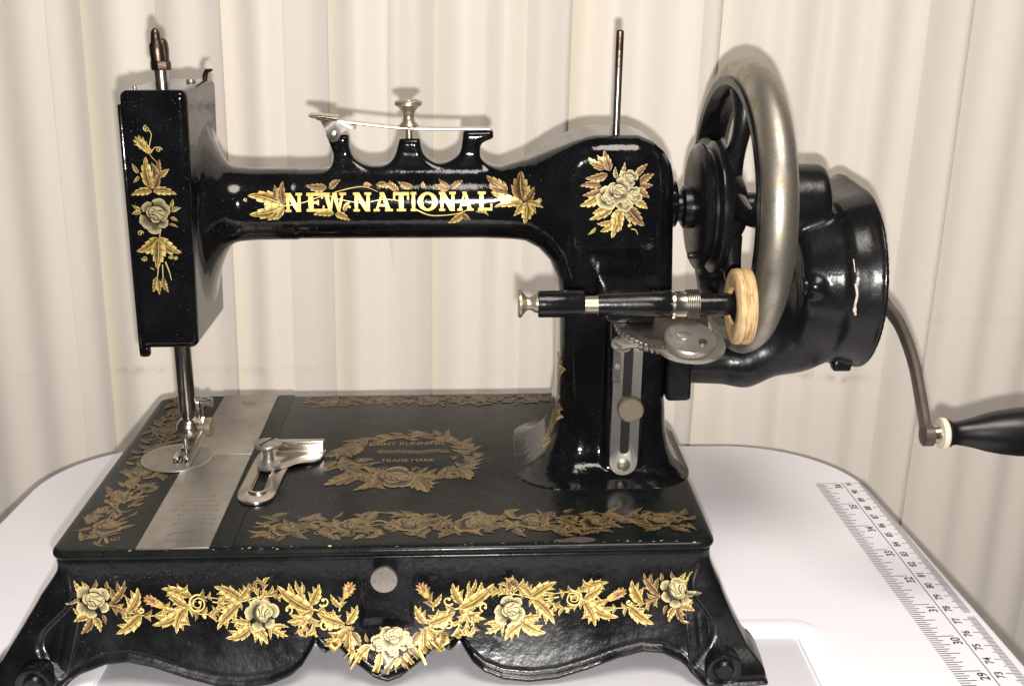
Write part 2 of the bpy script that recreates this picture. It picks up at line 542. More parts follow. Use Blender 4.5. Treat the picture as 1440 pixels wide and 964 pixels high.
def sd_poly(px, pz, poly):
    P = np.array(poly, float); n = len(P)
    px, pz = np.broadcast_arrays(px, pz)
    d = np.full(px.shape, 1e9); ins = np.zeros(px.shape, bool)
    for i in range(n):
        a = P[i]; b = P[(i+1) % n]; e = b-a
        wx = px-a[0]; wz = pz-a[1]
        t = np.clip((wx*e[0]+wz*e[1])/(e@e), 0, 1)
        d = np.minimum(d, (wx-t*e[0])**2+(wz-t*e[1])**2)
        c = (a[1] <= pz) != (b[1] <= pz)
        if abs(e[1]) > 1e-9:
            xi = a[0]+(pz-a[1])/e[1]*e[0]
            ins ^= c & (px < xi)
    d = np.sqrt(d)
    return np.where(ins, -d, d)
def extr(d2, ay, h, r):
    a = d2+r; b = ay-h+r
    return np.hypot(np.maximum(a, 0), np.maximum(b, 0))+np.minimum(np.maximum(a, b), 0)-r
def sstep(a, b, x):
    t = np.clip((x-a)/(b-a), 0, 1); return t*t*(3-2*t)
def sd_cyl_x(x, y, z, x0, x1, cy, cz, rad, r):
    q = np.hypot(y-cy, z-cz)-rad+r; p = np.abs(x-(x0+x1)/2)-(x1-x0)/2+r
    return np.hypot(np.maximum(q, 0), np.maximum(p, 0))+np.minimum(np.maximum(q, p), 0)-r
def sd_caps(x, y, z, a, b, ra, rb):
    a = np.array(a, float); b = np.array(b, float); e = b-a
    t = np.clip(((x-a[0])*e[0]+(y-a[1])*e[1]+(z-a[2])*e[2])/(e@e), 0, 1)
    return np.sqrt((x-a[0]-t*e[0])**2+(y-a[1]-t*e[1])**2+(z-a[2]-t*e[2])**2)-(ra+(rb-ra)*t)


# ------------------------------------------------------------------ transfer (decal) drawing: flat print laid on the castings
PAL = {'g': ((.96, .78, .29), (.66, .44, .12), (.15, .075, .02)),
       'd': ((.66, .46, .19), (.28, .155, .06), (.06, .03, .013)),
       's': ((.74, .64, .34), (.40, .325, .16), (.045, .034, .018)),
       'k': ((.64, .54, .30), (.24, .19, .10), (.028, .022, .013)),
       'p': ((.62, .52, .44), (.5, .42, .36), (.3, .25, .2)),
       'r': ((.78, .56, .22), (.58, .22, .11), (.16, .05, .03)),
       'b': ((.27, .185, .08), (.05, .034, .019), (.016, .012, .009)),
       'c': ((.32, .215, .08), (.11, .07, .03), (.018, .013, .009))}
def lerp3(a, b, t): return tuple(x+(y-x)*t for x, y in zip(a, b))
class Print:
    def __init__(s, seed=1, gain=1.0):
        s.v = []; s.c = []; s.f = []; s.lay = []; s.n = 0; s.rng = random.Random(seed); s.gain = gain; s.frill = False; s.flat = False
    def grid(s, pts, cols, nu, nv):
        b = len(s.v); s.n += 1
        s.v += pts; s.c += cols; s.lay += [s.n]*len(pts)
        for i in range(nu-1):
            for j in range(nv-1):
                s.f.append((b+i*nv+j, b+i*nv+j+1, b+(i+1)*nv+j+1, b+(i+1)*nv+j))
    def leaf(s, x0, y0, x1, y1, w, bend, pal):
        rg = s.rng
        L = math.hypot(x1-x0, y1-y0); a = math.atan2(y1-y0, x1-x0)
        li, mi, da = PAL[pal]
        n = 15; us = (-1, -.80, -.42, -.10, 0, .10, .42, .80, 1)
        dark = rg.choice((0, 1)); W = w*L*.45
        sag = bend*L*.36
        per = 3
        pts = []; cols = []
        ca, sa = math.cos(a), math.sin(a)
        for i in range(n):
            t = i/(n-1)
            prof = (math.sin(PI*min(1, t**.72))**.9 if 0 < t < 1 else 0)*W
            ph = (i % per)/(per-1)                       # lobed edge: each lobe swells then is cut back
            lobe = (1.10, .66)[int(ph)] if per == 2 else (.98, 1.10, .74)[i % 3]
            cx = L*t; cy = 4*sag*t*(1-t)*.6+sag*.5*t*t*(1-t)
            for j, u in enumerate(us):
                au = abs(u)
                ww = prof*(1+(lobe-1)*sstep(.5, 1.0, au))
                sw = (.30 if lobe > 1 else -.10)*prof*au*au
                x = cx+sw-au*prof*.16; y = cy+u*ww
                pts.append((x0+x*ca-y*sa, y0+x*sa+y*ca))
                half = (u > 0) == bool(dark)
                if au < .05: c = li
                elif au < .2: c = da
                elif au < .5: c = lerp3(mi, da, .75) if half else lerp3(li, mi, .75)
                elif au < .9: c = lerp3(mi, li, .15) if half else lerp3(li, mi, .1)
                else: c = li
                if lobe < .8 and .2 < au < .9: c = lerp3(c, da, .65)
                if s.flat: c = li if (au > .9 or au < .05) else (mi if half else lerp3(mi, li, .35))
                k = (.85+.3*rg.random())*(.80+.30*t)
                cols.append(tuple(min(1, q*k) for q in c))
        s.grid(pts, cols, n, len(us))
    def ribbon(s, P, w, pal, taper=True):
        li, mi, da = PAL[pal]
        P = smooth_pts([(*p, 0) for p in P], 6); n = len(P); pts = []; cols = []
        for i in range(n):
            a = P[max(i-1, 0)]; b = P[min(i+1, n-1)]
            dx, dy = b[0]-a[0], b[1]-a[1]; l = math.hypot(dx, dy) or 1
            ww = w*.62*(1-.55*i/(n-1) if taper else 1)
            for u in (-1, 0, 1):
                pts.append((P[i][0]-dy/l*ww*u, P[i][1]+dx/l*ww*u))
                cols.append(tuple(q*(.85+.25*s.rng.random()) for q in (li if u >= 0 else mi)))
        s.grid(pts, cols, n, 3)
    def curl(s, x, y, r, turns, st, w, pal):
        n = max(8, int(14*turns)); P = []
        for i in range(n+1):
            t = i/n; a = st*PI+turns*2*PI*t; rr = r*(1-.72*t)
            P.append((x+rr*math.cos(a), y+rr*math.sin(a)))
        s.ribbon(P, w, pal)
        s.blob(P[-1][0], P[-1][1], w*1.1, PAL[pal][0])
    def blob(s, x, y, r, c, e=1.0, rot=0.0, c2=None):
        n = 12; pts = []; cols = []
        for i in range(3):
            for k in range(n+1):
                a = 2*PI*k/n; q = r*(1e-3, .6, 1)[i]
                X, Y = q*math.cos(a), q*e*math.sin(a)
                pts.append((x+X*math.cos(rot)-Y*math.sin(rot), y+X*math.sin(rot)+Y*math.cos(rot)))
                cols.append(c if (c2 is None or i == 2) else lerp3(c, c2, 1-.5*i))
        s.grid(pts, cols, 3, n+1)
    def petal(s, x, y, a0, r0, r1, span, li, mi, da):
        nt, nu = 7, 9; pts = []; cols = []
        wob = [s.rng.uniform(-.05, .05) for _ in range(nu)]
        for i in range(nt):
            t = i/(nt-1)
            for j in range(nu):
                u = -1+2*j/(nu-1)
                rr = r0+(r1-r0)*t*(1-.30*u*u+wob[j])
                a = a0+u*span*(.75+.25*t)
                pts.append((x+rr*math.cos(a), y+rr*math.sin(a)))
                c = lerp3(da, mi, min(1, t*1.7)) if t < .55 else lerp3(mi, li, (t-.55)/.45)
                if j % 2 and .1 < t < .8: c = lerp3(c, da, .4)
                if abs(u) > .95: c = lerp3(c, da, .6)
                if i == nt-1: c = li
                cols.append(tuple(q*(.88+.2*s.rng.random()) for q in c))
        s.grid(pts, cols, nt, nu)
    def rose(s, x, y, r, pal, rot):
        rg = s.rng; li, mi, da = PAL[pal]
        order = list(range(6)); rg.shuffle(order)
        for k in order:                                   # loose outer petals of unequal size
            a = rot+k*2*PI/6+rg.uniform(-.25, .25); q = rg.uniform(.0, .16)*r
            s.petal(x+q*math.cos(a), y+q*math.sin(a), a, r*.22, r*rg.uniform(.74, 1.0), rg.uniform(.5, .72), li, lerp3(mi, da, .15), da)
        ox, oy = x+.06*r, y+.10*r
        s.blob(ox-.05*r, oy-.06*r, r*.60, da, .9, rot)
        for k in range(3):                                # cupped inner petals
            a = rot+2.6+k*1.5
            s.petal(ox, oy, a, r*.16, r*rg.uniform(.54, .64), .70, li, lerp3(mi, li, .25), da)
        s.blob(ox, oy, r*.42, lerp3(mi, da, .6), 1.22, rot+.9)
        s.blob(ox+.02*r, oy+.03*r, r*.38, lerp3(li, mi, .25), 1.2, rot+.9, li)
        c, sn = math.cos(rot+.9), math.sin(rot+.9)
        def L(u, v): return (ox+r*(u*c-v*sn), oy+r*(u*sn+v*c))
        PAL['_i'] = (lerp3(da, mi, .15), da, da)
        s.ribbon([L(-.30, -.22), L(-.12, .02), L(-.16, .34)], r*.06, '_i', False)
        s.ribbon([L(-.02, -.42), L(.06, -.02), L(-.02, .38)], r*.05, '_i')
        s.ribbon([L(.28, -.26), L(.16, .04), L(.20, .32)], r*.06, '_i')
        s.ribbon([L(-.34, -.02), L(-.1, .22), L(.22, .18)], r*.045, '_i')
    def bud(s, x0, y0, x1, y1, w, pal):
        dx, dy = x1-x0, y1-y0; L = math.hypot(dx, dy); a = math.atan2(dy, dx)
        for da_, ln, ww, p in ((.55, .8, .34, 'g'), (-.55, .8, .34, 'g'), (.28, .95, .42, pal), (-.28, .95, .42, pal), (0, 1.0, .36, pal), (.8, .55, .3, 'g'), (-.8, .55, .3, 'g')):
            s.leaf(x0, y0, x0+L*ln*math.cos(a+da_*w), y0+L*ln*math.sin(a+da_*w), ww, -da_*.9, p)
        s.blob(x0+.1*dx, y0+.1*dy, L*.16, PAL['g'][1])
    def quad(s, a, b, c, d, col, n=6, m=3):
        pts = []; cols = []
        for i in range(n+1):
            t = i/n
            for j in range(m+1):
                u = j/m
                p = [(a[k]*(1-t)+b[k]*t)*(1-u)+(d[k]*(1-t)+c[k]*t)*u for k in (0, 1)]
                pts.append(tuple(p)); cols.append(tuple(q*(.92+.12*s.rng.random()) for q in col))
        s.grid(pts, cols, n+1, m+1)
    def draw(s, items, mirror=None):
        for it in items:
            k = it[0]
            mx = (lambda x: x) if mirror is None else (lambda x: mirror-x)
            sg = 1 if mirror is None else -1
            if k == 'L':
                ax, ay, bx, by = mx(it[1]), it[2], mx(it[3]), it[4]
                dx, dy = bx-ax, by-ay
                if s.frill and math.hypot(dx, dy) > .7:   # side lobes make the leaf an acanthus spray
                    for q, tt, an in ((.46, .18, .75), (.46, .22, -.75), (.36, .5, .6), (.36, .52, -.6)):
                        c_, s_ = math.cos(an), math.sin(an)
                        ox, oy = ax+dx*tt, ay+dy*tt
                        s.leaf(ox, oy, ox+q*(dx*c_-dy*s_), oy+q*(dx*s_+dy*c_), .40, -an*.7, it[7])
                s.leaf(ax, ay, bx, by, it[5], it[6]*sg, it[7])
            elif k == 'S':
                s.ribbon([(mx(p[0]), p[1]) for p in it[1]], it[2], it[3])
                if s.frill:                               # small leaves springing from the stem
                    q = smooth_pts([(mx(p[0]), p[1], 0) for p in it[1]], 3)
                    for i in range(1, len(q)-1, 2):
                        b = math.atan2(q[i+1][1]-q[i-1][1], q[i+1][0]-q[i-1][0])
                        for sd in (-1, 1):
                            an = b+sd*s.rng.uniform(.5, 1.2); ln = s.rng.uniform(.22, .46)
                            s.leaf(q[i][0], q[i][1], q[i][0]+ln*math.cos(an), q[i][1]+ln*math.sin(an), .42, -sd*.8, s.rng.choice('gdg'))
            elif k == 'R': s.rose(mx(it[1]), it[2], it[3], it[4], it[5] if mirror is None else PI-it[5])
            elif k == 'C': s.curl(mx(it[1]), it[2], it[3], it[4]*sg, it[5] if mirror is None else 1-it[5], it[6], it[7])
            elif k == 'B': s.bud(mx(it[1]), it[2], mx(it[3]), it[4], it[5], it[6])
    def build(s, name, mapper, mat, parent, lift=.010, step=.0006):
        V = []; ok = []
        for (x, y), l in zip(s.v, s.lay):
            p = mapper(x, y, lift+step*l)
            ok.append(p is not None); V.append(p if p is not None else (0, 0, 0))
        F = [q for q in s.f if all(ok[i] for i in q)]
        used = sorted({i for q in F for i in q}); re = {o: i for i, o in enumerate(used)}
        me = bpy.data.meshes.new(name)
        me.from_pydata([tuple(c*CM for c in V[i]) for i in used], [], [[re[i] for i in q] for q in F])
        ca = me.color_attributes.new('Col', 'FLOAT_COLOR', 'POINT')
        flat = []
        for i in used: flat += [min(1, q*s.gain) for q in s.c[i]]+[1.0]
        ca.data.foreach_set('color', flat)
        return link(name, me, mat, parent, True)
LETTER = {
 'N': (1.0, [((.08, 0), (.08, 1), (.26, 1), (.26, 0)), ((.74, 0), (.74, 1), (.92, 1), (.92, 0)), ((.06, 1), (.34, 1), (.94, 0), (.66, 0)), ((0, 0), (0, .13), (.36, .13), (.36, 0)), ((.62, .87), (.62, 1), (1, 1), (1, .87)), ((0, .87), (0, 1), (.2, 1), (.2, .87))]),
 'E': (.92, [((.1, 0), (.1, 1), (.36, 1), (.36, 0)), ((0, 0), (0, .16), (.9, .16), (.9, 0)), ((0, .84), (0, 1), (.86, 1), (.86, .84)), ((.3, .43), (.3, .57), (.62, .57), (.62, .43)), ((.78, 0), (.84, .34), (.92, .34), (.92, 0)), ((.76, .7), (.76, 1), (.86, 1), (.86, .7)), ((.56, .36), (.56, .64), (.64, .64), (.64, .36))]),
 'W': (1.35, [((.06, 1), (.34, 1), (.50, 0), (.36, 0)), ((.66, 1), (.5, 0), (.36, 0), (.56, 1)), ((.54, 1), (.80, 1), (.96, 0), (.84, 0)), ((1.22, 1), (.98, 0), (.84, 0), (1.08, 1)), ((0, .87), (0, 1), (.42, 1), (.42, .87)), ((.94, .87), (.94, 1), (1.34, 1), (1.34, .87))]),
 'A': (1.12, [((.46, 1), (.62, 1), (1.04, 0), (.74, 0)), ((.46, 1), (.58, 1), (.22, 0), (.08, 0)), ((.28, .26), (.32, .40), (.80, .40), (.84, .26)), ((0, 0), (0, .13), (.36, .13), (.36, 0)), ((.66, 0), (.66, .13), (1.12, .13), (1.12, 0)), ((.36, .87), (.36, 1), (.62, 1), (.62, .87))]),
 'T': (.95, [((.34, 0), (.34, 1), (.62, 1), (.62, 0)), ((0, .84), (0, 1), (.95, 1), (.95, .84)), ((0, .62), (0, 1), (.12, 1), (.12, .62)), ((.83, .62), (.83, 1), (.95, 1), (.95, .62)), ((.2, 0), (.2, .13), (.76, .13), (.76, 0))]),
 'I': (.46, [((.1, 0), (.1, 1), (.36, 1), (.36, 0)), ((0, 0), (0, .13), (.46, .13), (.46, 0)), ((0, .87), (0, 1), (.46, 1), (.46, .87))]),
 'L': (.90, [((.1, 0), (.1, 1), (.36, 1), (.36, 0)), ((0, 0), (0, .16), (.9, .16), (.9, 0)), ((.76, 0), (.80, .38), (.9, .38), (.9, 0)), ((0, .87), (0, 1), (.5, 1), (.5, .87))]),
 'O': (1.1, 'ring')}
def draw_letter(P, ch, x, y, w, h, col):
    bw, qs = LETTER[ch]
    if qs == 'ring':
        n = 28
        pts = []; cols = []
        for k in range(n+1):
            a = 2*PI*k/n
            for q, (rx, ry) in enumerate(((.5, .5), (.38, .44), (.24, .36))):
                pts.append((x+w*(.5+rx*math.cos(a)), y+h*(.5+ry*math.sin(a)))); cols.append(tuple(c*(.92+.12*P.rng.random()) for c in col))
        P.grid(pts, cols, n+1, 3); return
    for q in qs:
        pp = [(x+w*p[0]/bw, y+h*p[1]) for p in q]
        P.quad(pp[0], pp[1], pp[2], pp[3], col)
_fc = {}
def text_geo(s, size=1.0, bold=0.0):
    """2D triangles of a word set in Blender's own built-in font"""
    cu = bpy.data.curves.new('t', 'FONT'); cu.body = s; cu.size = size; cu.align_x = 'CENTER'; cu.align_y = 'CENTER'
    cu.resolution_u = 3; cu.offset = bold
    ob = bpy.data.objects.new('t', cu); COL.objects.link(ob)
    dg = bpy.context.evaluated_depsgraph_get()
    me = bpy.data.meshes.new_from_object(ob.evaluated_get(dg))
    v = [(p.co.x, p.co.y) for p in me.vertices]; f = [tuple(p.vertices) for p in me.polygons]
    bpy.data.objects.remove(ob); bpy.data.curves.remove(cu); bpy.data.meshes.remove(me)
    return v, f

# ================================================================== THE SETTING
# ---- white table with a printed ruler and an insert panel (world frame, cm, top at z = 0)
tb = empty('craft_table', (0, 0, 0))
tb['label'] = 'white craft table with rounded corners and a printed ruler along its right edge'
tb['category'] = 'table'
outline = fillet_poly([(21.55, 29), (18.95, 62.5), (-25.9, 62.5), (-26.6, 29)], [2.5, 7.0, 6.5, 2.5], 20)
# hole for the insert panel is covered by its trim, so the top is one sheet
def tabletop():
    prof = [(0.0, 0.0), (-.10, -.02), (-.18, -.08), (-.22, -.2), (-.22, -1.5), (-.14, -1.7), (.2, -1.75)]
    bm = bmesh.new(); n = len(outline); P = np.array(outline)
    nx = np.roll(P, -1, 0)-np.roll(P, 1, 0); nx /= np.linalg.norm(nx, axis=1)[:, None]
    nrm = np.stack([nx[:, 1], -nx[:, 0]], 1)
    c = P.mean(0)
    if ((P-c)*nrm).sum() < 0: nrm = -nrm
    loops = []
    for inset, z in prof:
        # first ring sits slightly inside the true edge
        q = P-nrm*(.22+inset)
        loops.append([bm.verts.new((a, b, z)) for a, b in q])
    bm.faces.new(loops[0]); bm.faces.new(loops[-1][::-1])
    for A, B in zip(loops, loops[1:]):
        for i in range(n): bm.faces.new((A[i], B[i], B[(i+1) % n], A[(i+1) % n]))
    return bmobj('tabletop', bm, M['table'], tb, True, 35)
top = tabletop()
# pale plastic trim round the insert and the insert panel itself
tr_out = rrect(-17.6, 30.4, 13.05, 42.6, 1.2, 8); tr_in = rrect(-16.4, 31.6, 11.95, 41.45, .12, 8)
rotT = Matrix.Rotation(R(1.6), 4, Vector((0, 0, 1)))
offT = Matrix.Translation((1.15, .0, 0))
prism('insert_trim', tr_out, .004, .22, M['trim'], tb, hole=tr_in, bev=.09, M4=offT @ rotT)
prism('insert_panel', rrect(-16.33, 31.67, 11.88, 41.38, .12, 4), .004, .045, M['insert'], tb, bev=.02, M4=offT @ rotT)
# ruler print: local frame u across (0 at the inch edge), w along (0 at inch 36, growing towards the viewer)
rl0 = Vector((16.62, 57.05)); rdir = (Vector((17.62, 38.35))-Vector((16.65, 57.05))).normalized(); racr = Vector((-rdir.y, rdir.x))
if racr.x < 0: racr = -racr
def rp(u, w): p = rl0+racr*u+rdir*w; return (p.x, p.y)
class Sheet:
    def __init__(s): s.v = []; s.f = []
    def q(s, u0, u1, w0, w1):
        b = len(s.v); s.v += [rp(u0, w0), rp(u1, w0), rp(u1, w1), rp(u0, w1)]; s.f.append((b, b+1, b+2, b+3))
    def text(s, t, u, w, size, bold):
        v, f = text_geo(t, size, bold); b = len(s.v)
        # baseline runs away from the viewer, tops of the figures point left
        for x, y in v: s.v.append(rp(u-y, w-x))
        s.f += [tuple(b+i for i in q) for q in f]
    def build(s, name, mat, parent, z):
        o = mesh(name, [(a, b, z) for a, b in s.v], s.f, mat, parent, False)
        bm = bmesh.new(); bm.from_mesh(o.data)
        for fc in bm.faces:
            if fc.normal.z < 0: fc.normal_flip()
        bm.to_mesh(o.data); bm.free(); return o
tk = Sheet(); lb = Sheet()
RW = 2.74
for i in range(0, 16*10+5):
    w = i*2.54/16
    k = i % 16
    ln = 1.18 if k == 0 else .92 if k == 8 else .76 if k % 4 == 0 else .60 if k % 2 == 0 else .46
    tk.q(0, ln, w-.026, w+.026)
for i in range(0, 266):
    w = .02+i*.1
    ln = .62 if i % 10 == 0 else .46 if i % 5 == 0 else .34
    if 134 < i < 138: continue
    tk.q(RW-ln, RW, w-.021, w+.021)
lb.q(1.475, 1.515, -.12, 26.6)
for k in range(0, 11): lb.text(str(36-k), 1.16, k*2.54+.38, .54, .012)
for k in range(0, 27): lb.text(str(91-k), 1.84, k*1.0+.10, .46, .012)
tk.build('ruler_ticks', M['ink'], tb, .006)
lb.build('ruler_figures', M['inkdark'], tb, .007)

# ---- vertical blind behind the table
bl = empty('vertical_blind', (0, 68, 0))
bl['label'] = 'cream vertical blind with overlapping slats and yellowed edges, behind the table'
bl['category'] = 'blind'
rb = random.Random(4)
SL = [  # left x, right x, depth at left, depth at right, bow towards the room, aged edge, grey tone (painted shading, strongest on rear slats)
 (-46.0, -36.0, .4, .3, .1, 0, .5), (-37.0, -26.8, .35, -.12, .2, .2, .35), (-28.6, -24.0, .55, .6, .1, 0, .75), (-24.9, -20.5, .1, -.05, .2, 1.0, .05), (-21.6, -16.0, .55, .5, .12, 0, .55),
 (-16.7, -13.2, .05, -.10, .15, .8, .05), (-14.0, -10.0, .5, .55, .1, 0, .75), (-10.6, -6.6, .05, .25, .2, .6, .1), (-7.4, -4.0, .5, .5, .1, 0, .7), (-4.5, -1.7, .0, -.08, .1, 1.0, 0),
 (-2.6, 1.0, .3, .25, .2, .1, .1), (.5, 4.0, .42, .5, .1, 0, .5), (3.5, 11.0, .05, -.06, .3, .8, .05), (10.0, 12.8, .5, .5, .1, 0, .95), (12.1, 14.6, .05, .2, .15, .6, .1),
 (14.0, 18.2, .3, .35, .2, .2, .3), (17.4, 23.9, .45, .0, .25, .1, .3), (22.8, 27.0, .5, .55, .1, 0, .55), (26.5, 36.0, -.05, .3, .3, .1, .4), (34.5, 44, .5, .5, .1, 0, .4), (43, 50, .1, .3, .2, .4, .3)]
tilt = math.tan(R(1.6))
for i, (xl, xr, dl, dr, bow, aged, tone) in enumerate(SL):
    nu, nz = max(12, int((xr-xl)*4)), 12; v = []; f = []; uv = []
    for th in (0, 1):
        for j in range(nz+1):
            z = -34+j*84/nz
            for k in range(nu+1):
                t = k/nu
                wv = .05*math.sin(z*.13+i*1.7+t)
                v.append((xl+(xr-xl)*t+(z-25)*tilt*.9+.03*math.sin(z*.2+i), (dl+(dr-dl)*t)*.8-bow*1.25*math.sin(PI*t)+wv+th*.04-.17*math.sin(2*PI*(xl+(xr-xl)*t)/(3.1+.5*math.sin(i*2.3))+i*2.1), z)); uv.append((t, j/nz))
    W = nu+1; H0 = (nz+1)*W
    for j in range(nz):
        for k in range(nu):
            a = j*W+k
            f.append((a, a+1, a+1+W, a+W)); f.append((H0+a, H0+a+W, H0+a+1+W, H0+a+1))
        a = j*W; f.append((a, a+W, H0+a+W, H0+a)); a = j*W+nu; f.append((a, H0+a, H0+a+W, a+W))
    me = bpy.data.meshes.new('slat')
    me.from_pydata([tuple(c*CM for c in p) for p in v], [], f)
    ul = me.uv_layers.new(name='UVMap')
    for lp in me.loops: ul.data[lp.index].uv = uv[lp.vertex_index]
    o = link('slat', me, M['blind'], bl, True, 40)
    o['aged'] = float(aged); o['tone'] = float(tone)

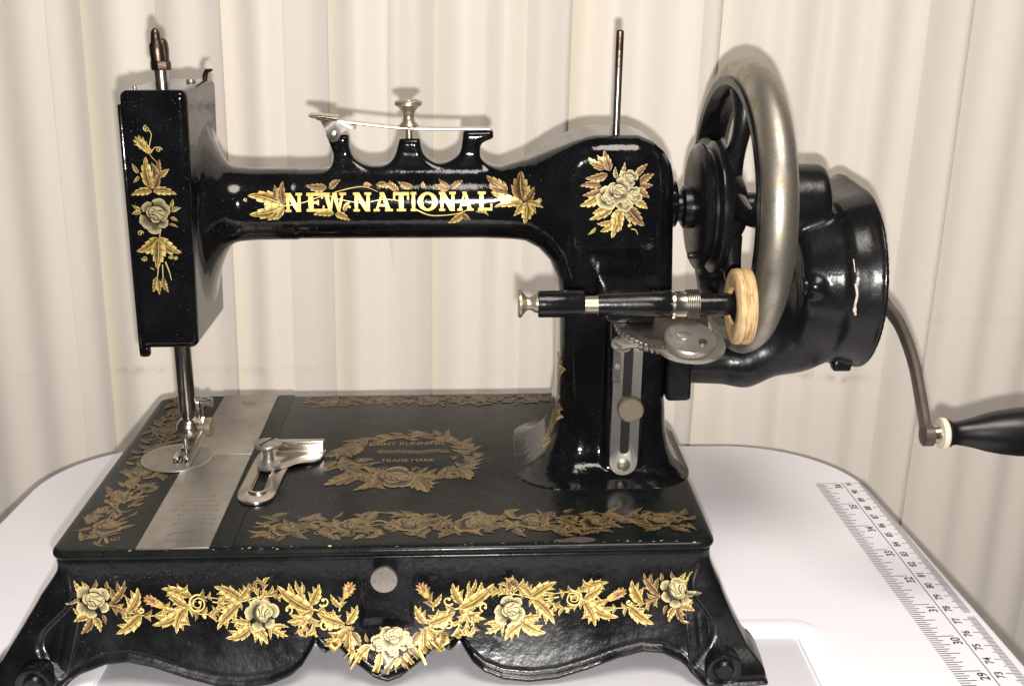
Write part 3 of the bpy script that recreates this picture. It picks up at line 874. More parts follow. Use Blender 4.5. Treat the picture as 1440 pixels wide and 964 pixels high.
DECALS = {
 'apron_half': [('S',[(1.921,3.259),(2.324,3.013),(2.696,2.933),(3.218,2.813),(3.855,2.794)],0.05,'g'),
  ('S',[(3.901,3.162),(4.123,3.053),(4.497,3.024),(4.913,3.128),(5.32,2.861),(5.696,2.818),(6.074,2.921)],0.05,'g'),
  ('S',[(4.913,3.128),(5.336,3.459),(5.862,3.449),(6.535,3.322)],0.04,'g'),
  ('L',1.921,3.259,2.574,4.243,0.26,-0.5,'d'),
  ('L',1.882,3.222,2.621,2.912,0.2,0.2,'d'),
  ('L',2.622,2.949,3.037,3.93,0.42,-0.5,'g'),
  ('L',3.159,2.865,2.167,2.169,0.4,0.35,'g'),
  ('C',3.163,3.027,0.132,0.8,1,0.05,'g'),
  ('B',3.961,3.161,3.24,3.537,0.62,'r'),
  ('L',4.912,3.09,3.552,2.461,0.34,0.4,'g'),
  ('L',4.912,3.09,4.489,2.126,0.42,-0.4,'g'),
  ('L',4.602,2.477,5.03,2.412,0.4,0.8,'g'),
  ('L',5.113,3.502,3.945,3.857,0.34,-0.3,'g'),
  ('L',4.951,3.142,4.149,3.752,0.36,0.3,'g'),
  ('L',4.598,3.743,4.951,4.036,0.45,-1.2,'g'),
  ('C',5.329,3.232,0.367,1.9,0.4,0.055,'g'),
  ('C',5.582,2.747,0.103,0.7,0.2,0.05,'g'),
  ('L',0.971,3.697,0.642,4.281,0.42,0.4,'g'),
  ('L',0.81,3.469,0.324,3.456,0.42,0.2,'s'),
  ('L',1.206,3.887,0.934,4.227,0.45,0.3,'g'),
  ('L',1.305,3.924,1.483,4.297,0.4,-0.8,'d'),
  ('L',1.05,2.832,0.536,3.173,0.36,0.4,'g'),
  ('L',1.162,2.83,0.562,2.638,0.5,-0.4,'g'),
  ('L',1.235,2.756,0.822,2.194,0.5,0.5,'d'),
  ('L',1.31,2.791,1.583,2.236,0.5,0.5,'g'),
  ('L',1.649,2.894,1.778,2.515,0.4,0.4,'d'),
  ('L',1.899,3.874,1.91,4.24,0.45,0.4,'d'),
  ('R',1.307,3.407,0.676,'s',0.4),
  ('S',[(5.902,3.299),(6.449,3.239),(7,3.29),(7.738,3.461),(8.655,3.431),(9.809,2.934)],0.045,'g'),
  ('S',[(7,3.29),(6.446,3.118),(5.893,2.948)],0.04,'g'),
  ('S',[(9.809,2.934),(10.298,2.806),(10.726,2.562),(10.969,2.268),(11.153,2.122)],0.05,'g'),
  ('S',[(10.791,2.856),(10.871,3.217),(11.036,3.492)],0.05,'g'),
  ('L',7.001,3.321,5.976,3.936,0.42,-0.25,'g'),
  ('L',6.949,3.23,6.069,2.244,0.36,-0.3,'g'),
  ('L',6.929,3.384,7.321,4.039,0.42,-0.6,'g'),
  ('S',[(7.688,3.412),(7.595,3.746),(7.432,3.793)],0.04,'g'),
  ('S',[(7.737,3.412),(7.883,3.772),(7.87,4.041),(7.714,4.083)],0.045,'g'),
  ('S',[(7.891,3.446),(8.048,3.592),(8.268,3.588)],0.045,'g'),
  ('L',7.413,2.38,6.405,1.955,0.4,0.5,'g'),
  ('L',7.352,2.335,8.026,1.692,0.5,0.55,'g'),
  ('L',7.383,2.45,6.571,2.534,0.3,-0.3,'g'),
  ('L',8.086,2.321,8.123,1.857,0.3,0.2,'g'),
  ('L',8.147,2.291,8.82,1.978,0.28,-0.3,'g'),
  ('L',8.178,2.348,8.857,2.295,0.26,0.3,'g'),
  ('R',7.797,2.805,0.667,'s',2.2),
  ('L',9.809,2.904,8.416,3.953,0.34,0.3,'g'),
  ('L',9.677,3.106,10.032,3.987,0.42,-0.4,'g'),
  ('L',9.345,3.555,9.139,4.147,0.3,0.4,'g'),
  ('L',9.394,3.554,9.363,4.077,0.26,-0.4,'g'),
  ('L',9.809,2.922,8.761,2.511,0.34,0.35,'g'),
  ('C',8.816,2.983,0.191,0.8,1.6,0.05,'g'),
  ('S',[(9.561,2.76),(9.282,2.531),(9.219,2.118)],0.055,'g'),
  ('S',[(9.561,2.76),(9.496,2.41),(9.568,2.111)],0.055,'g'),
  ('S',[(9.561,2.76),(9.803,2.463),(9.82,2.107)],0.06,'g'),
  ('C',10.215,3.278,0.226,0.75,1.2,0.06,'g'),
  ('L',10.867,3.023,10.467,3.565,0.34,0.4,'g'),
  ('L',11,2.354,9.93,2.843,0.4,0.35,'g'),
  ('L',11.081,2.37,11.502,3.114,0.4,-0.4,'g'),
  ('B',11.035,3.429,11.341,4.058,0.85,'r'),
  ('C',10.244,2.327,0.202,0.8,2.6,0.06,'g'),
  ('C',10.447,2.278,0.095,0.8,1.2,0.05,'g'),
  ('L',11.042,2.181,10.17,1.565,0.42,0.35,'g'),
  ('L',11.202,2.121,11.277,1.13,0.5,-0.2,'g'),
  ('L',11.276,2.091,11.613,1.528,0.45,0.4,'d')],
 'apron_mid': [('L',12.013,1.658,11.369,0.995,0.4,-0.3,'g'),
  ('L',12.381,1.351,12.169,0.693,0.5,0.3,'g'),
  ('L',12.935,1.18,12.445,0.714,0.4,0.3,'s'),
  ('L',13.058,1.178,13.488,0.826,0.5,0.3,'d'),
  ('L',13.181,1.175,12.935,0.81,0.5,-0.3,'g'),
  ('L',13.49,1.549,13.858,1.163,0.6,0.3,'d'),
  ('L',13.304,1.335,13.642,1.007,0.5,-0.3,'g'),
  ('L',11.92,1.743,11.829,2.081,0.4,0.4,'d'),
  ('L',12.477,2.183,12.399,2.473,0.45,0.4,'d'),
  ('L',13.34,2.167,13.483,2.308,0.5,0.4,'d'),
  ('R',12.32,1.68,0.357,'s',0.5),
  ('R',13.337,1.773,0.369,'s',1.4),
  ('R',12.781,1.425,0.381,'s',2.5),
  ('R',12.845,1.978,0.566,'s',0.9)],
 'head': [('C',3.53,20.784,0.13,1.3,0.5,0.03,'g'),
  ('S',[(3.602,20.769),(3.692,20.547),(3.575,20.103),(3.58,19.767),(3.881,19.413)],0.03,'g'),
  ('B',3.576,19.879,3.044,20.491,0.7,'g'),
  ('C',3.933,19.967,0.122,1.1,2,0.03,'g'),
  ('S',[(3.602,19.841),(3.794,20.064),(3.978,20.056)],0.028,'g'),
  ('L',3.065,19.056,2.843,19.449,0.4,0.2,'g'),
  ('L',3.068,18.943,2.82,18.694,0.4,0.2,'g'),
  ('L',3.866,19.013,3.937,19.615,0.4,0.3,'d'),
  ('L',3.93,18.899,4.273,19.215,0.5,0.4,'g'),
  ('L',3.527,18.431,3.397,19.715,0.42,0.25,'g'),
  ('L',3.615,18.408,3.592,19.504,0.34,-0.5,'d'),
  ('L',3.637,18.408,3.966,19.126,0.4,0.3,'d'),
  ('L',3.52,18.355,2.679,18.185,0.4,-0.3,'g'),
  ('L',3.557,18.355,4.482,18.211,0.4,0.3,'g'),
  ('L',3.035,17.608,2.678,17.802,0.4,0.3,'g'),
  ('L',3.026,17.515,2.618,17.426,0.45,-0.3,'g'),
  ('L',4.171,17.677,4.301,18.037,0.4,-0.3,'g'),
  ('L',4.196,17.538,4.6,17.674,0.45,0.3,'g'),
  ('L',4.136,17.291,4.425,17.134,0.45,0.3,'g'),
  ('L',4.074,17.02,4.403,16.886,0.3,0.4,'g'),
  ('R',3.579,17.388,0.702,'k',0.3),
  ('C',2.904,16.664,0.122,1.1,0,0.03,'g'),
  ('S',[(3.715,16.829),(3.649,16.517),(3.581,16.204)],0.035,'g'),
  ('L',3.584,16.479,2.681,15.937,0.55,0.6,'g'),
  ('L',3.63,16.478,4.473,15.867,0.55,-0.6,'g'),
  ('L',3.6,16.4,3.418,15.195,0.5,0.1,'g'),
  ('C',2.972,15.643,0.122,1.2,1,0.028,'g'),
  ('C',4.032,15.712,0.107,1.2,1,0.028,'g'),
  ('C',4.218,15.663,0.084,1.2,1,0.028,'g'),
  ('S',[(3.5,15.337),(3.402,14.86),(3.28,14.621)],0.035,'g'),
  ('S',[(3.657,15.375),(3.632,14.858),(3.641,14.618)],0.035,'g'),
  ('S',[(3.782,15.493),(3.899,15.095),(3.959,14.735)],0.05,'g'),
  ('L',3.149,15.261,3.329,15.14,0.3,0.3,'g'),
  ('L',3.356,14.861,3.166,14.237,0.42,0.3,'g'),
  ('L',3.425,14.78,3.425,14.121,0.35,0,'g'),
  ('L',3.605,14.818,3.804,14.214,0.42,-0.3,'g'),
  ('L',3.663,14.858,3.622,14.417,0.3,0,'d')],
 'pillar': [('L',21.749,18.89,21.512,19.733,0.5,0.25,'d'),
  ('L',21.567,18.981,20.859,19.442,0.42,0.3,'d'),
  ('L',21.565,19.026,20.886,19.21,0.3,-0.3,'d'),
  ('L',21.517,19.161,21.216,19.543,0.4,0.2,'d'),
  ('L',21.663,18.755,20.74,18.603,0.42,0.35,'d'),
  ('L',21.403,18.282,20.543,18.287,0.4,-0.3,'d'),
  ('L',21.411,17.941,20.535,17.467,0.46,0.4,'g'),
  ('L',21.407,18.123,20.641,17.9,0.4,0.3,'d'),
  ('L',21.923,17.48,20.934,16.889,0.36,0.3,'g'),
  ('L',21.606,17.39,21.065,17.164,0.5,0.3,'g'),
  ('L',22.155,17.341,21.892,16.101,0.46,0.15,'g'),
  ('L',22.292,17.34,22.273,16.415,0.4,-0.3,'g'),
  ('L',21.896,16.789,21.257,16.724,0.4,0.3,'g'),
  ('L',21.855,16.604,21.402,16.398,0.5,0.3,'g'),
  ('L',21.238,16.562,20.901,16.263,0.3,0.3,'g'),
  ('L',22.519,17.384,23.231,16.617,0.62,-0.25,'d'),
  ('L',22.831,17.611,23.342,17.332,0.6,0.3,'g'),
  ('L',22.796,18.658,23.284,19.174,0.42,0.25,'d'),
  ('L',22.986,18.385,23.571,18.767,0.5,0.3,'d'),
  ('L',22.988,18.34,23.534,18.314,0.5,-0.3,'d'),
  ('L',22.812,18.159,23.395,17.768,0.5,0.3,'d'),
  ('L',22.121,18.527,22.348,19.255,0.3,-0.3,'s'),
  ('L',22.029,18.573,21.97,19.069,0.4,0.3,'s'),
  ('R',22.527,18.57,0.381,'k',0.2),
  ('R',22.685,17.887,0.426,'k',1),
  ('R',21.687,17.802,0.538,'s',0.8),
  ('R',22.376,17.591,0.426,'s',2),
  ('R',22.089,18.073,0.56,'k',0.4),
  ('C',22.611,16.635,0.081,1.2,0,0.03,'g'),
  ('S',[(22.684,16.505),(22.869,16.457),(22.967,16.27)],0.03,'g')],
 'arm': [('S',[(10.431,17.879),(11.11,18.033),(11.694,18.075),(12.226,17.89)],0.035,'d'),
  ('S',[(8.295,17.348),(9.11,17.479),(10.021,17.746),(10.642,17.605),(11.535,17.462),(12.441,17.593),(13.07,17.543)],0.03,'g'),
  ('C',6.738,17.622,0.086,0.8,1.6,0.035,'d'),
  ('L',8.364,17.37,6.847,17.776,0.4,-0.3,'g'),
  ('L',8.32,17.393,8.287,18.309,0.5,0.4,'d'),
  ('L',8.34,17.347,6.883,17.015,0.42,0.3,'g'),
  ('L',8.337,17.302,7.608,16.767,0.42,0.3,'g'),
  ('L',8.337,17.302,8.034,16.754,0.4,-0.3,'g'),
  ('L',7.954,17.623,7.944,18.167,0.4,-0.3,'d'),
  ('L',10.104,18.062,9.236,18.149,0.42,0.3,'d'),
  ('L',10.213,18.016,10.675,18.321,0.5,0.4,'d'),
  ('L',11.607,18.121,11.966,18.141,0.6,0.2,'r'),
  ('L',12.146,18.162,12.815,18.022,0.35,0.3,'d'),
  ('L',13.081,17.907,12.689,18.295,0.5,0.3,'d'),
  ('L',12.993,17.953,12.461,18.183,0.4,-0.3,'d'),
  ('L',10.391,17.035,9.532,16.973,0.42,-0.35,'g'),
  ('L',10.435,17.012,11.031,16.723,0.5,0.3,'g'),
  ('L',10.799,17.101,11.088,17.534,0.4,0.4,'g'),
  ('L',13.67,18.048,13.047,18.261,0.4,0.3,'d'),
  ('C',14.13,18.118,0.112,1,0.5,0.035,'d'),
  ('L',15.2,17.984,14.595,18.147,0.45,0.3,'d'),
  ('L',15.156,18.075,14.756,18.341,0.4,0.4,'d'),
  ('L',15.29,17.974,15.768,18.275,0.42,0.3,'d'),
  ('S',[(13.782,17.172),(14.32,16.938),(14.864,16.911),(15.592,16.998),(16.049,17.201)],0.045,'g'),
  ('L',15.774,16.996,15.108,16.586,0.42,0.3,'g'),
  ('L',15.728,16.974,16.066,16.717,0.6,-0.3,'d'),
  ('L',16.297,17.062,16.819,16.874,0.3,0.9,'g'),
  ('L',17.64,17.923,16.748,18.45,0.5,0.25,'d'),
  ('L',17.64,17.831,16.826,18.087,0.4,0.3,'d'),
  ('L',18.276,17.461,16.916,17.859,0.3,0.25,'g'),
  ('L',18.276,17.415,17.048,17.24,0.3,-0.3,'g'),
  ('L',18.276,17.553,18.227,18.667,0.75,0.3,'d'),
  ('L',18.321,17.507,18.727,18.143,0.5,-0.3,'d'),
  ('L',18.412,17.483,18.324,16.562,0.62,0.25,'g'),
  ('L',18.276,17.461,17.867,16.866,0.4,0.3,'g'),
  ('L',18.503,17.483,18.802,17.021,0.42,0.2,'g'),
  ('L',18.458,17.483,19.096,17.295,0.4,0.4,'g'),
  ('C',18.934,17.617,0.112,1.1,1,0.04,'g')],
}

# ================================================================== THE SEWING MACHINE (own frame: x along the bed, y back, z up; cm)
sm = empty('sewing_machine', (-17.52, 38.99, 0), R(2.1))
sm['label'] = 'antique black hand-crank sewing machine with gold floral transfers on a white table'
sm['category'] = 'sewing machine'
BL, BW, BZ = 25.3, 17.0, 5.5
AY = 8.9                                    # depth of the arm's axis
EN, EB, ED, EC = M['enamel'], M['enamel_base'], M['enamel_bed'], M['enamel_crank']

# ---- base: flared apron with scalloped lower edge on four cabriole feet
def off_apron(z): return 1.5*np.clip((4.6-z)/4.4, 0, 1)**1.8
LOW = np.array([(0, .36), (.5, .50), (.95, .80), (1.45, 1.12), (1.85, 1.50), (2.02, 1.66), (2.2, 1.46), (2.42, 1.36), (2.62, 1.50), (2.80, 1.72), (2.98, 1.42), (3.3, .95), (3.75, .62),
                (4.5, .36), (5.5, .26), (6.6, .34), (7.8, .62), (9.0, .98), (10.0, 1.18), (10.7, 1.12), (11.25, .85), (11.7, .40), (12.0, .10), (14, .0)])
def base_casting():
    per = []                                # perimeter samples: x, y, nx, ny, front u, distance to corner along the edge
    x0, x1, y0, y1, r = -.06, BL+.06, .04, BW-.12, .40
    def seg(p, q, n, nrm):
        for k in range(n):
            t = k/n; per.append((p[0]+(q[0]-p[0])*t, p[1]+(q[1]-p[1])*t, *nrm))
    def arc(cx, cy, a0, n):
        for k in range(n):
            a = R(a0+90*k/n); per.append((cx+r*math.cos(a), cy+r*math.sin(a), math.cos(a), math.sin(a)))
    seg((x0+r, y0), (x1-r, y0), 420, (0, -1)); arc(x1-r, y0+r, -90, 26)
    seg((x1, y0+r), (x1, y1-r), 150, (1, 0)); arc(x1-r, y1-r, 0, 26)
    seg((x1-r, y1), (x0+r, y1), 150, (0, 1)); arc(x0+r, y1-r, 90, 26)
    seg((x0, y1-r), (x0, y0+r), 150, (-1, 0)); arc(x0+r, y0+r, 180, 26)
    P = np.array(per); n = len(P)
    x, y, nx, ny = P.T
    cx, cy = BL/2, BW/2
    ux = np.abs(x-cx); uy = np.abs(y-cy)
    front = np.abs(ny) >= np.abs(nx)
    u_f = ux; u_s = uy*12.2/8.2              # the side apron repeats the same curve, stretched
    zl = np.where(front, np.interp(u_f, LOW[:, 0], LOW[:, 1]), np.interp(np.clip(u_s*.55+5.5, 5.5, 14), LOW[:, 0], LOW[:, 1]))
    corner = (np.abs(nx) > .02) & (np.abs(ny) > .02)
    zl = np.where(corner, 0.0, zl)
    sx = np.clip(nx*1.5, -1, 1); sy = np.clip(ny*1.5, -1, 1)
    dc = np.where(front, (BL/2+.06)-ux, (BW/2-.12)-uy); dc = np.where(corner, 0, dc)
    T = 64
    tt = np.linspace(0, 1, T)**.92
    rows = []; inner = []
    ztop = 5.02
    for t in tt:
        z = ztop+(zl-ztop)*t
        oa = off_apron(z)
        leg_lim = .62+.30*np.sin(z*2.1+.4)+.55*np.clip((1.4-z)/1.4, 0, 1)
        cw = 1-sstep(leg_lim-.10, leg_lim+.04, dc)
        cw_soft = 1-sstep(.1, 2.6, dc)
        g = np.clip((4.75-z)/4.75, 0, 1)
        leg = np.where(x < cx, 1.25, .50)*np.sin(PI/2*np.clip((g-.05)*1.15, 0, 1))*(1-.35*np.clip((.7-z)/.7, 0, 1)**1.5)
        ext = leg*cw_soft
        pr = .20*cw*np.clip(g*4, 0, 1)                       # leg stands proud of the apron
        lip = np.clip((dc-leg_lim)/.2, 0, 1)
        bead = .13*np.exp(-((z-zl-.11)/.085)**2)*sstep(.0, .3, 2-t)
        bead = bead-.05*np.exp(-((z-zl-.30)/.07)**2)
        ridge = 0
        # raised tongue round the locking screw
        uu = np.abs(x-BL/2)
        tw = 1.05-.10*np.clip(4.6-z, 0, 2)+.25*np.clip(3.1-z, 0, 1.0)**2
        tong = np.where(front & (y < cy) & (z > 2.2), .10*(1-sstep(tw-.05, tw+.13, uu))*sstep(2.2, 2.7, z), 0)
        foot = np.where(z < 1.3, .18*np.sin(PI*np.clip(z/1.3, 0, 1))*cw_soft, 0)
        rid = .11*np.exp(-((dc-leg_lim)/.07)**2)*np.clip(g*5, 0, 1)*np.where(front & ~corner, 1, 0)
        o = oa+pr+bead+tong+foot+rid
        X = x+sx*(o+ext*np.where(front, .95, .95)*np.where(np.abs(sx) > 0, 1, 0))
        # front face near the corner is dragged sideways with the leg
        X = X+np.where(np.abs(sx) < 1, np.sign(x-cx)*ext*(1-np.abs(sx)), 0)
        Y = y+sy*o+np.sign(y-cy)*0
        rows.append(np.stack([X, Y, z], 1))
    V = [p for row in rows for p in row]
    # under-lip and inner wall
    last = rows[-1]
    nin = np.stack([nx, ny, np.zeros(n)], 1)
    for k, (d, dz) in enumerate(((.18, .0), (.34, .06), (.40, .3))):
        V += list(last-nin*d+np.array([0, 0, dz]))
    V += list(rows[8]-nin*.5)
    F = []
    tot = T+4
    for i in range(tot-1):
        for k in range(n):
            k2 = (k+1) % n; F.append((i*n+k, (i+1)*n+k, (i+1)*n+k2, i*n+k2))
    return np.array(V), F
bv, bf = base_casting()
base = mesh('base', bv, bf, EB, sm, True, 60)
base_bvh = BVHTree.FromPolygons([tuple(p) for p in bv[:]], [tuple(q) for q in bf])
for fx, fy, d in ((25.72, -1.20, 1), (-.75, -1.20, -1), (25.72, 18.2, 1), (-.75, 18.2, -1)):
    s = -1 if fy < 5 else 1
    lathe('scroll_foot', [(.02, .62), (.30, .62), (.36, .56), (.40, .50), (.46, .52), (.56, .58), (.66, .56), (.73, .44), (.74, .2), (.70, -.3), (.5, -.9), (.01, -1.0)], (fx, fy, .76), (0, s, 0), EB, base, 36)
# locking screw in the middle of the apron
kn = lathe('locking_screw', [(.01, 0), (.30, 0), (.30, .42), (.40, .44), (.46, .50), (.46, .60), (.42, .63), (.50, .66), (.53, .70), (.53, .80), (.50, .84), (.01, .86)], (12.6, .1, 4.36), (0, -1, .06), M['steel'], base, 36)

# ---- bed plate
def bed_casting():
    prof = [(.42, 0), (.20, -.012), (.10, -.045), (.03, -.11), (0, -.2), (.0, -.28), (.05, -.36), (.13, -.41), (.16, -.46), (.12, -.52), (.14, -.60), (.30, -.64)]
    bm = bmesh.new(); loops = []
    for ins, dz in prof:
        o = rrect(-.22+ins, -.14+ins, BL+.22-ins, BW-ins, max(.2, .75-ins), 10)
        loops.append([bm.verts.new((a, b, BZ+dz)) for a, b in o])
    n = len(loops[0])
    bm.faces.new(loops[0]); bm.faces.new(loops[-1][::-1])
    for A, B in zip(loops, loops[1:]):
        for i in range(n): bm.faces.new((A[i], B[i], B[(i+1) % n], A[(i+1) % n]))
    return bmobj('bed', bm, ED, sm, True, 50)
bed = bed_casting()
# raised black strips either side of the steel slide
def plate(name, x0, x1, y0, y1, z0, z1, mat, par, bev=.02): return box(name, (x0, y0, z0), (x1, y1, z1), mat, par, bev, 1)
plate('slide_guide', 2.30, 3.05, .10, 16.9, BZ-.05, BZ+.006, ED, bed, .004)
plate('slide_guide', 5.92, 6.75, .10, 16.9, BZ-.05, BZ+.035, ED, bed)
fs = box('slide_plate', (3.08, .04, BZ-.1), (5.89, 9.08, BZ+.055), M['steel'], bed, .03, 2)
bs = box('slide_plate', (3.08, 9.12, BZ-.1), (5.89, 16.96, BZ+.045), M['steel'], bed, .02, 2)
def flat_text(name, s, x, y, z, size, mat, par, bold=0.0, sy=1.0):
    v, f = text_geo(s, size, bold)
    return mesh(name, [(x+a, y+b*sy, z) for a, b in v], f, mat, par, False)
M['etch'] = plain('etched_mark', (.12, .10, .085), .6, var=.3, scale=400, bumps=0)
flat_text('serial_number', '2020404', 4.75, .62, BZ+.0575, .42, M['etch'], fs, .0, 1.0)
M['etchfaint'] = plain('worn_etched_mark', (.13, .11, .09), .55, var=.35, scale=300, bumps=0, metallic=.4)
rz = random.Random(5); v = []; f = []       # rows of worn, no longer readable etching
for row in range(7):
    yy = 4.5-.42*row; x = 3.7+.1*(row % 3)
    while x < 5.6:
        h = rz.uniform(.06, .17); w = rz.uniform(.015, .04); sl = rz.uniform(-.05, .05)
        if rz.random() < .72:
            b0 = len(v); y0 = yy+rz.uniform(-.03, .03)
            v += [(x, y0, BZ+.0575), (x+w, y0, BZ+.0575), (x+w+sl, y0+h, BZ+.0575), (x+sl, y0+h, BZ+.0575)]; f.append((b0, b0+1, b0+2, b0+3))
        x += rz.uniform(.05, .13)
mesh('worn_etching', v, f, M['etchfaint'], fs, False)
v = []; f = []
for k in range(17):
    a = R(40+100*k/16)
    for rr in (.80, .86): v.append((4.7+rr*1.05*math.cos(a), .55+rr*math.sin(a)*.95, BZ+.0576))
for k in range(16): f.append((2*k, 2*k+1, 2*k+3, 2*k+2))
mesh('thumb_notch', v, f, M['etch'], fs, False)
lathe('plate_screw', [(.01, .02), (.30, .02), (.36, .012), (.38, 0)], (4.55, 15.9, BZ+.047), (0, 0, 1), M['steel'], bs, 28)
# round needle plate
npl = lathe('needle_plate', [(.01, .045), (1.30, .045), (1.44, .05), (1.50, .075), (1.56, .075), (1.61, .05), (1.62, 0)], (2.60, 8.75, BZ+.04), (0, 0, 1), M['steel'], bed, 72)
box('needle_hole', (2.55, 8.05, BZ+.08), (3.15, 8.75, BZ+.092), M['hole'], npl, 0)
box('plate_seam', (3.42, 7.5, BZ+.084), (3.45, 10.0, BZ+.09), M['hole'], npl, 0)
for k in range(3):
    box('feed_dog', (2.60+.18*k, 8.10, BZ+.09), (2.70+.18*k, 8.55, BZ+.13), M['chrome'], npl, .01, 1)

# ---- cloth guide on the bed
s0 = BZ+.02
gout = smooth_pts([(6.10, 4.7), (6.2, 4.15), (6.55, 3.75), (6.98, 3.68), (7.4, 3.85), (7.66, 4.3), (7.72, 5.4), (7.76, 6.6), (7.9, 7.4), (8.3, 7.75), (8.9, 7.9), (9.15, 8.2), (9.22, 8.7), (9.22, 9.3), (8.2, 9.35), (7.2, 9.35), (6.5, 9.3), (6.25, 8.8), (6.18, 7.5), (6.14, 6.0)], 4)
gout = [(a, b) for a, b in gout][:-1] if False else [(a, b) for a, b in gout]
slot_in = rrect(6.66, 4.75, 7.14, 7.9, .23, 6)
def slotted(name, outer, hole, z0, z1, mat, par, cen):
    # match the hole to the outline by angle so both rings have equal counts
    def samp(poly, n=96):
        P = np.array(poly+[poly[0]]); d = np.r_[0, np.cumsum(np.linalg.norm(np.diff(P, axis=0), axis=1))]
        s = np.linspace(0, d[-1], n, endpoint=False)
        return np.stack([np.interp(s, d, P[:, 0]), np.interp(s, d, P[:, 1])], 1)
    O_ = samp(outer); H_ = samp(hole)
    def area(p): return .5*np.sum(p[:, 0]*np.roll(p[:, 1], -1)-np.roll(p[:, 0], -1)*p[:, 1])
    if area(O_) < 0: O_ = O_[::-1]
    if area(H_) < 0: H_ = H_[::-1]
    best = min(range(len(H_)), key=lambda k: np.sum((np.roll(H_, -k, 0)-O_)**2)); H_ = np.roll(H_, -best, 0)
    return prism(name, [tuple(p) for p in O_], z0, z1, mat, par, hole=[tuple(p) for p in H_], bev=.03)
cg = slotted('cloth_guide', gout, slot_in, s0+.03, s0+.13, M['chrome'], bed, (6.9, 6.3))
ring_o = rrect(6.48, 4.5, 7.34, 8.1, .42, 8); ring_i = rrect(6.62, 4.68, 7.2, 7.95, .28, 8)
prism('slot_rim', ring_o, s0+.13, s0+.20, M['chrome'], cg, hole=ring_i, bev=.03)
box('guide_fence', (7.05, 9.05, s0+.1), (9.22, 9.40, s0+.62), M['chrome'], cg, .06, 3)
box('guide_step', (7.05, 8.80, s0+.1), (9.22, 9.04, s0+.26), M['chrome'], cg, .04, 2)
gs = lathe('guide_screw', [(.01, 0), (.48, 0), (.52, .08), (.52, .18), (.44, .22), (.28, .34), (.23, .55), (.24, .80), (.34, .92), (.56, 1.0), (.62, 1.06), (.62, 1.14), (.57, 1.2), (.4, 1.24), (.01, 1.26)], (7.0, 7.25, s0+.14), (0, .03, 1), M['steel'], cg, 40)
box('screw_slot', (6.97, 6.75, s0+1.385), (7.05, 7.8, s0+1.412), M['hole'], gs, 0, rot=Matrix.Rotation(R(-28), 3, 'Z'))

# ---- arm, pillar and head: one casting
SIL = [(3.6, 18.62), (9.7, 18.66), (16.4, 18.64), (17.4, 18.72), (18.47, 19.07), (19.4, 19.55), (20.28, 19.96), (20.9, 20.16), (21.33, 20.23), (22.99, 20.22), (23.6, 19.98), (24.08, 19.55), (24.40, 19.0), (24.52, 18.4),
       (24.67, 13.44), (24.50, 10.8), (24.5, 8.5), (24.5, 5.6), (19.95, 5.6), (19.95, 8), (19.89, 9.5), (19.86, 13.3), (19.72, 14.2), (19.42, 14.90), (18.95, 15.35), (18.40, 15.58), (16.5, 15.66), (3.6, 15.70)]
HUMP = smooth_pts([(9.7, 18.3), (10.02, 18.52), (10.24, 18.85), (10.33, 19.21), (10.22, 19.65), (10.06, 20.12)], 5)+[(11.0, 20.12)]+smooth_pts([(11.0, 20.0), (11.03, 19.53), (11.26, 19.09), (11.81, 18.82), (12.46, 18.84), (12.88, 19.2), (13.12, 19.94)], 5)+[(13.97, 19.94)] + \
    smooth_pts([(13.98, 19.9), (14.1, 19.35), (14.42, 19.03), (14.82, 18.9), (15.31, 19.06), (15.66, 19.40), (15.8, 20.24)], 5)+[(17.05, 20.26), (17.07, 19.97)]+smooth_pts([(17.0, 19.92), (16.58, 19.71), (16.5, 19.34), (16.62, 19.02), (17.2, 18.6)], 5)+[(16.8, 18.1), (9.9, 18.1)]
HUMP = [(p[0], p[1]) for p in HUMP]
def f_arm(x, y, z):
    ay = np.abs(y-AY)
    w = sstep(17.6, 20.6, x)
    h = 1.48+w*1.02
    rr = 1.40-w*.45
    d2 = sd_poly(x, z, SIL)
    d = extr(d2, ay, h, rr)
    # pillar foot flaring on to the bed
    e = np.exp(-np.maximum(z-5.5, 0)/.85)
    e2 = np.exp(-np.maximum(z-5.5, 0)/.22)
    tp = .5*sstep(8.0, 11.0, z)
    hx = 2.34+1.25*e+.28*e2-tp; hy = 2.46+1.45*e+.28*e2-tp
    px = sd_rbox2(x-(22.22-.42*e), y-AY, hx, hy, 1.15+.9*e)*.75
    foot = np.maximum(px, np.maximum(5.42-z, z-11.0))
    d = smin(d, foot, .12)
    # head
    hw = 1.17+(z-11.8)*.0125
    hc = 3.58+(z-11.8)*.026
    hd = sd_rbox(x-hc, y-8.28, z-17.02, hw, 2.78, 5.22, .30)
    # flare between arm and head
    ee = np.clip(1-(x-4.85)/1.45, 0, 1)**2.1
    hz = 1.48+2.45*ee; hyy = 1.46+1.45*np.clip(1-(x-4.75)/1.75, 0, 1)**1.25
    hz = hz-.22*sstep(5.9, 7.2, x); hyy = hyy-.22*sstep(5.9, 7.2, x)
    q = ((np.abs(z-17.15)/hz)**1.9+(ay/hyy)**1.9)**(1/1.9)
    fl_ = np.maximum((q-1)*np.minimum(hz, hyy)*.6, np.maximum(3.6-x, x-8.5))
    d = smin(d, fl_, .35)
    d = smin(d, hd, .22)
    # tension bracket on top of the arm
    hp = extr(sd_poly(x, z, HUMP), ay, .46+.25*np.clip(19.3-z, 0, 1), .22)
    d = smin(d, hp, .28)
    # shaft bush on the right of the pillar
    d = smin(d, sd_cyl_x(x, y, z, 24.0, 24.95, AY, 17.05, 1.02, .12), .2)
    # boss behind the winder plate
    d = smin(d, sd_rbox(x-22.55, y-6.7, z-9.3, .80, 1.0, 3.4, .25), .2)
    return d
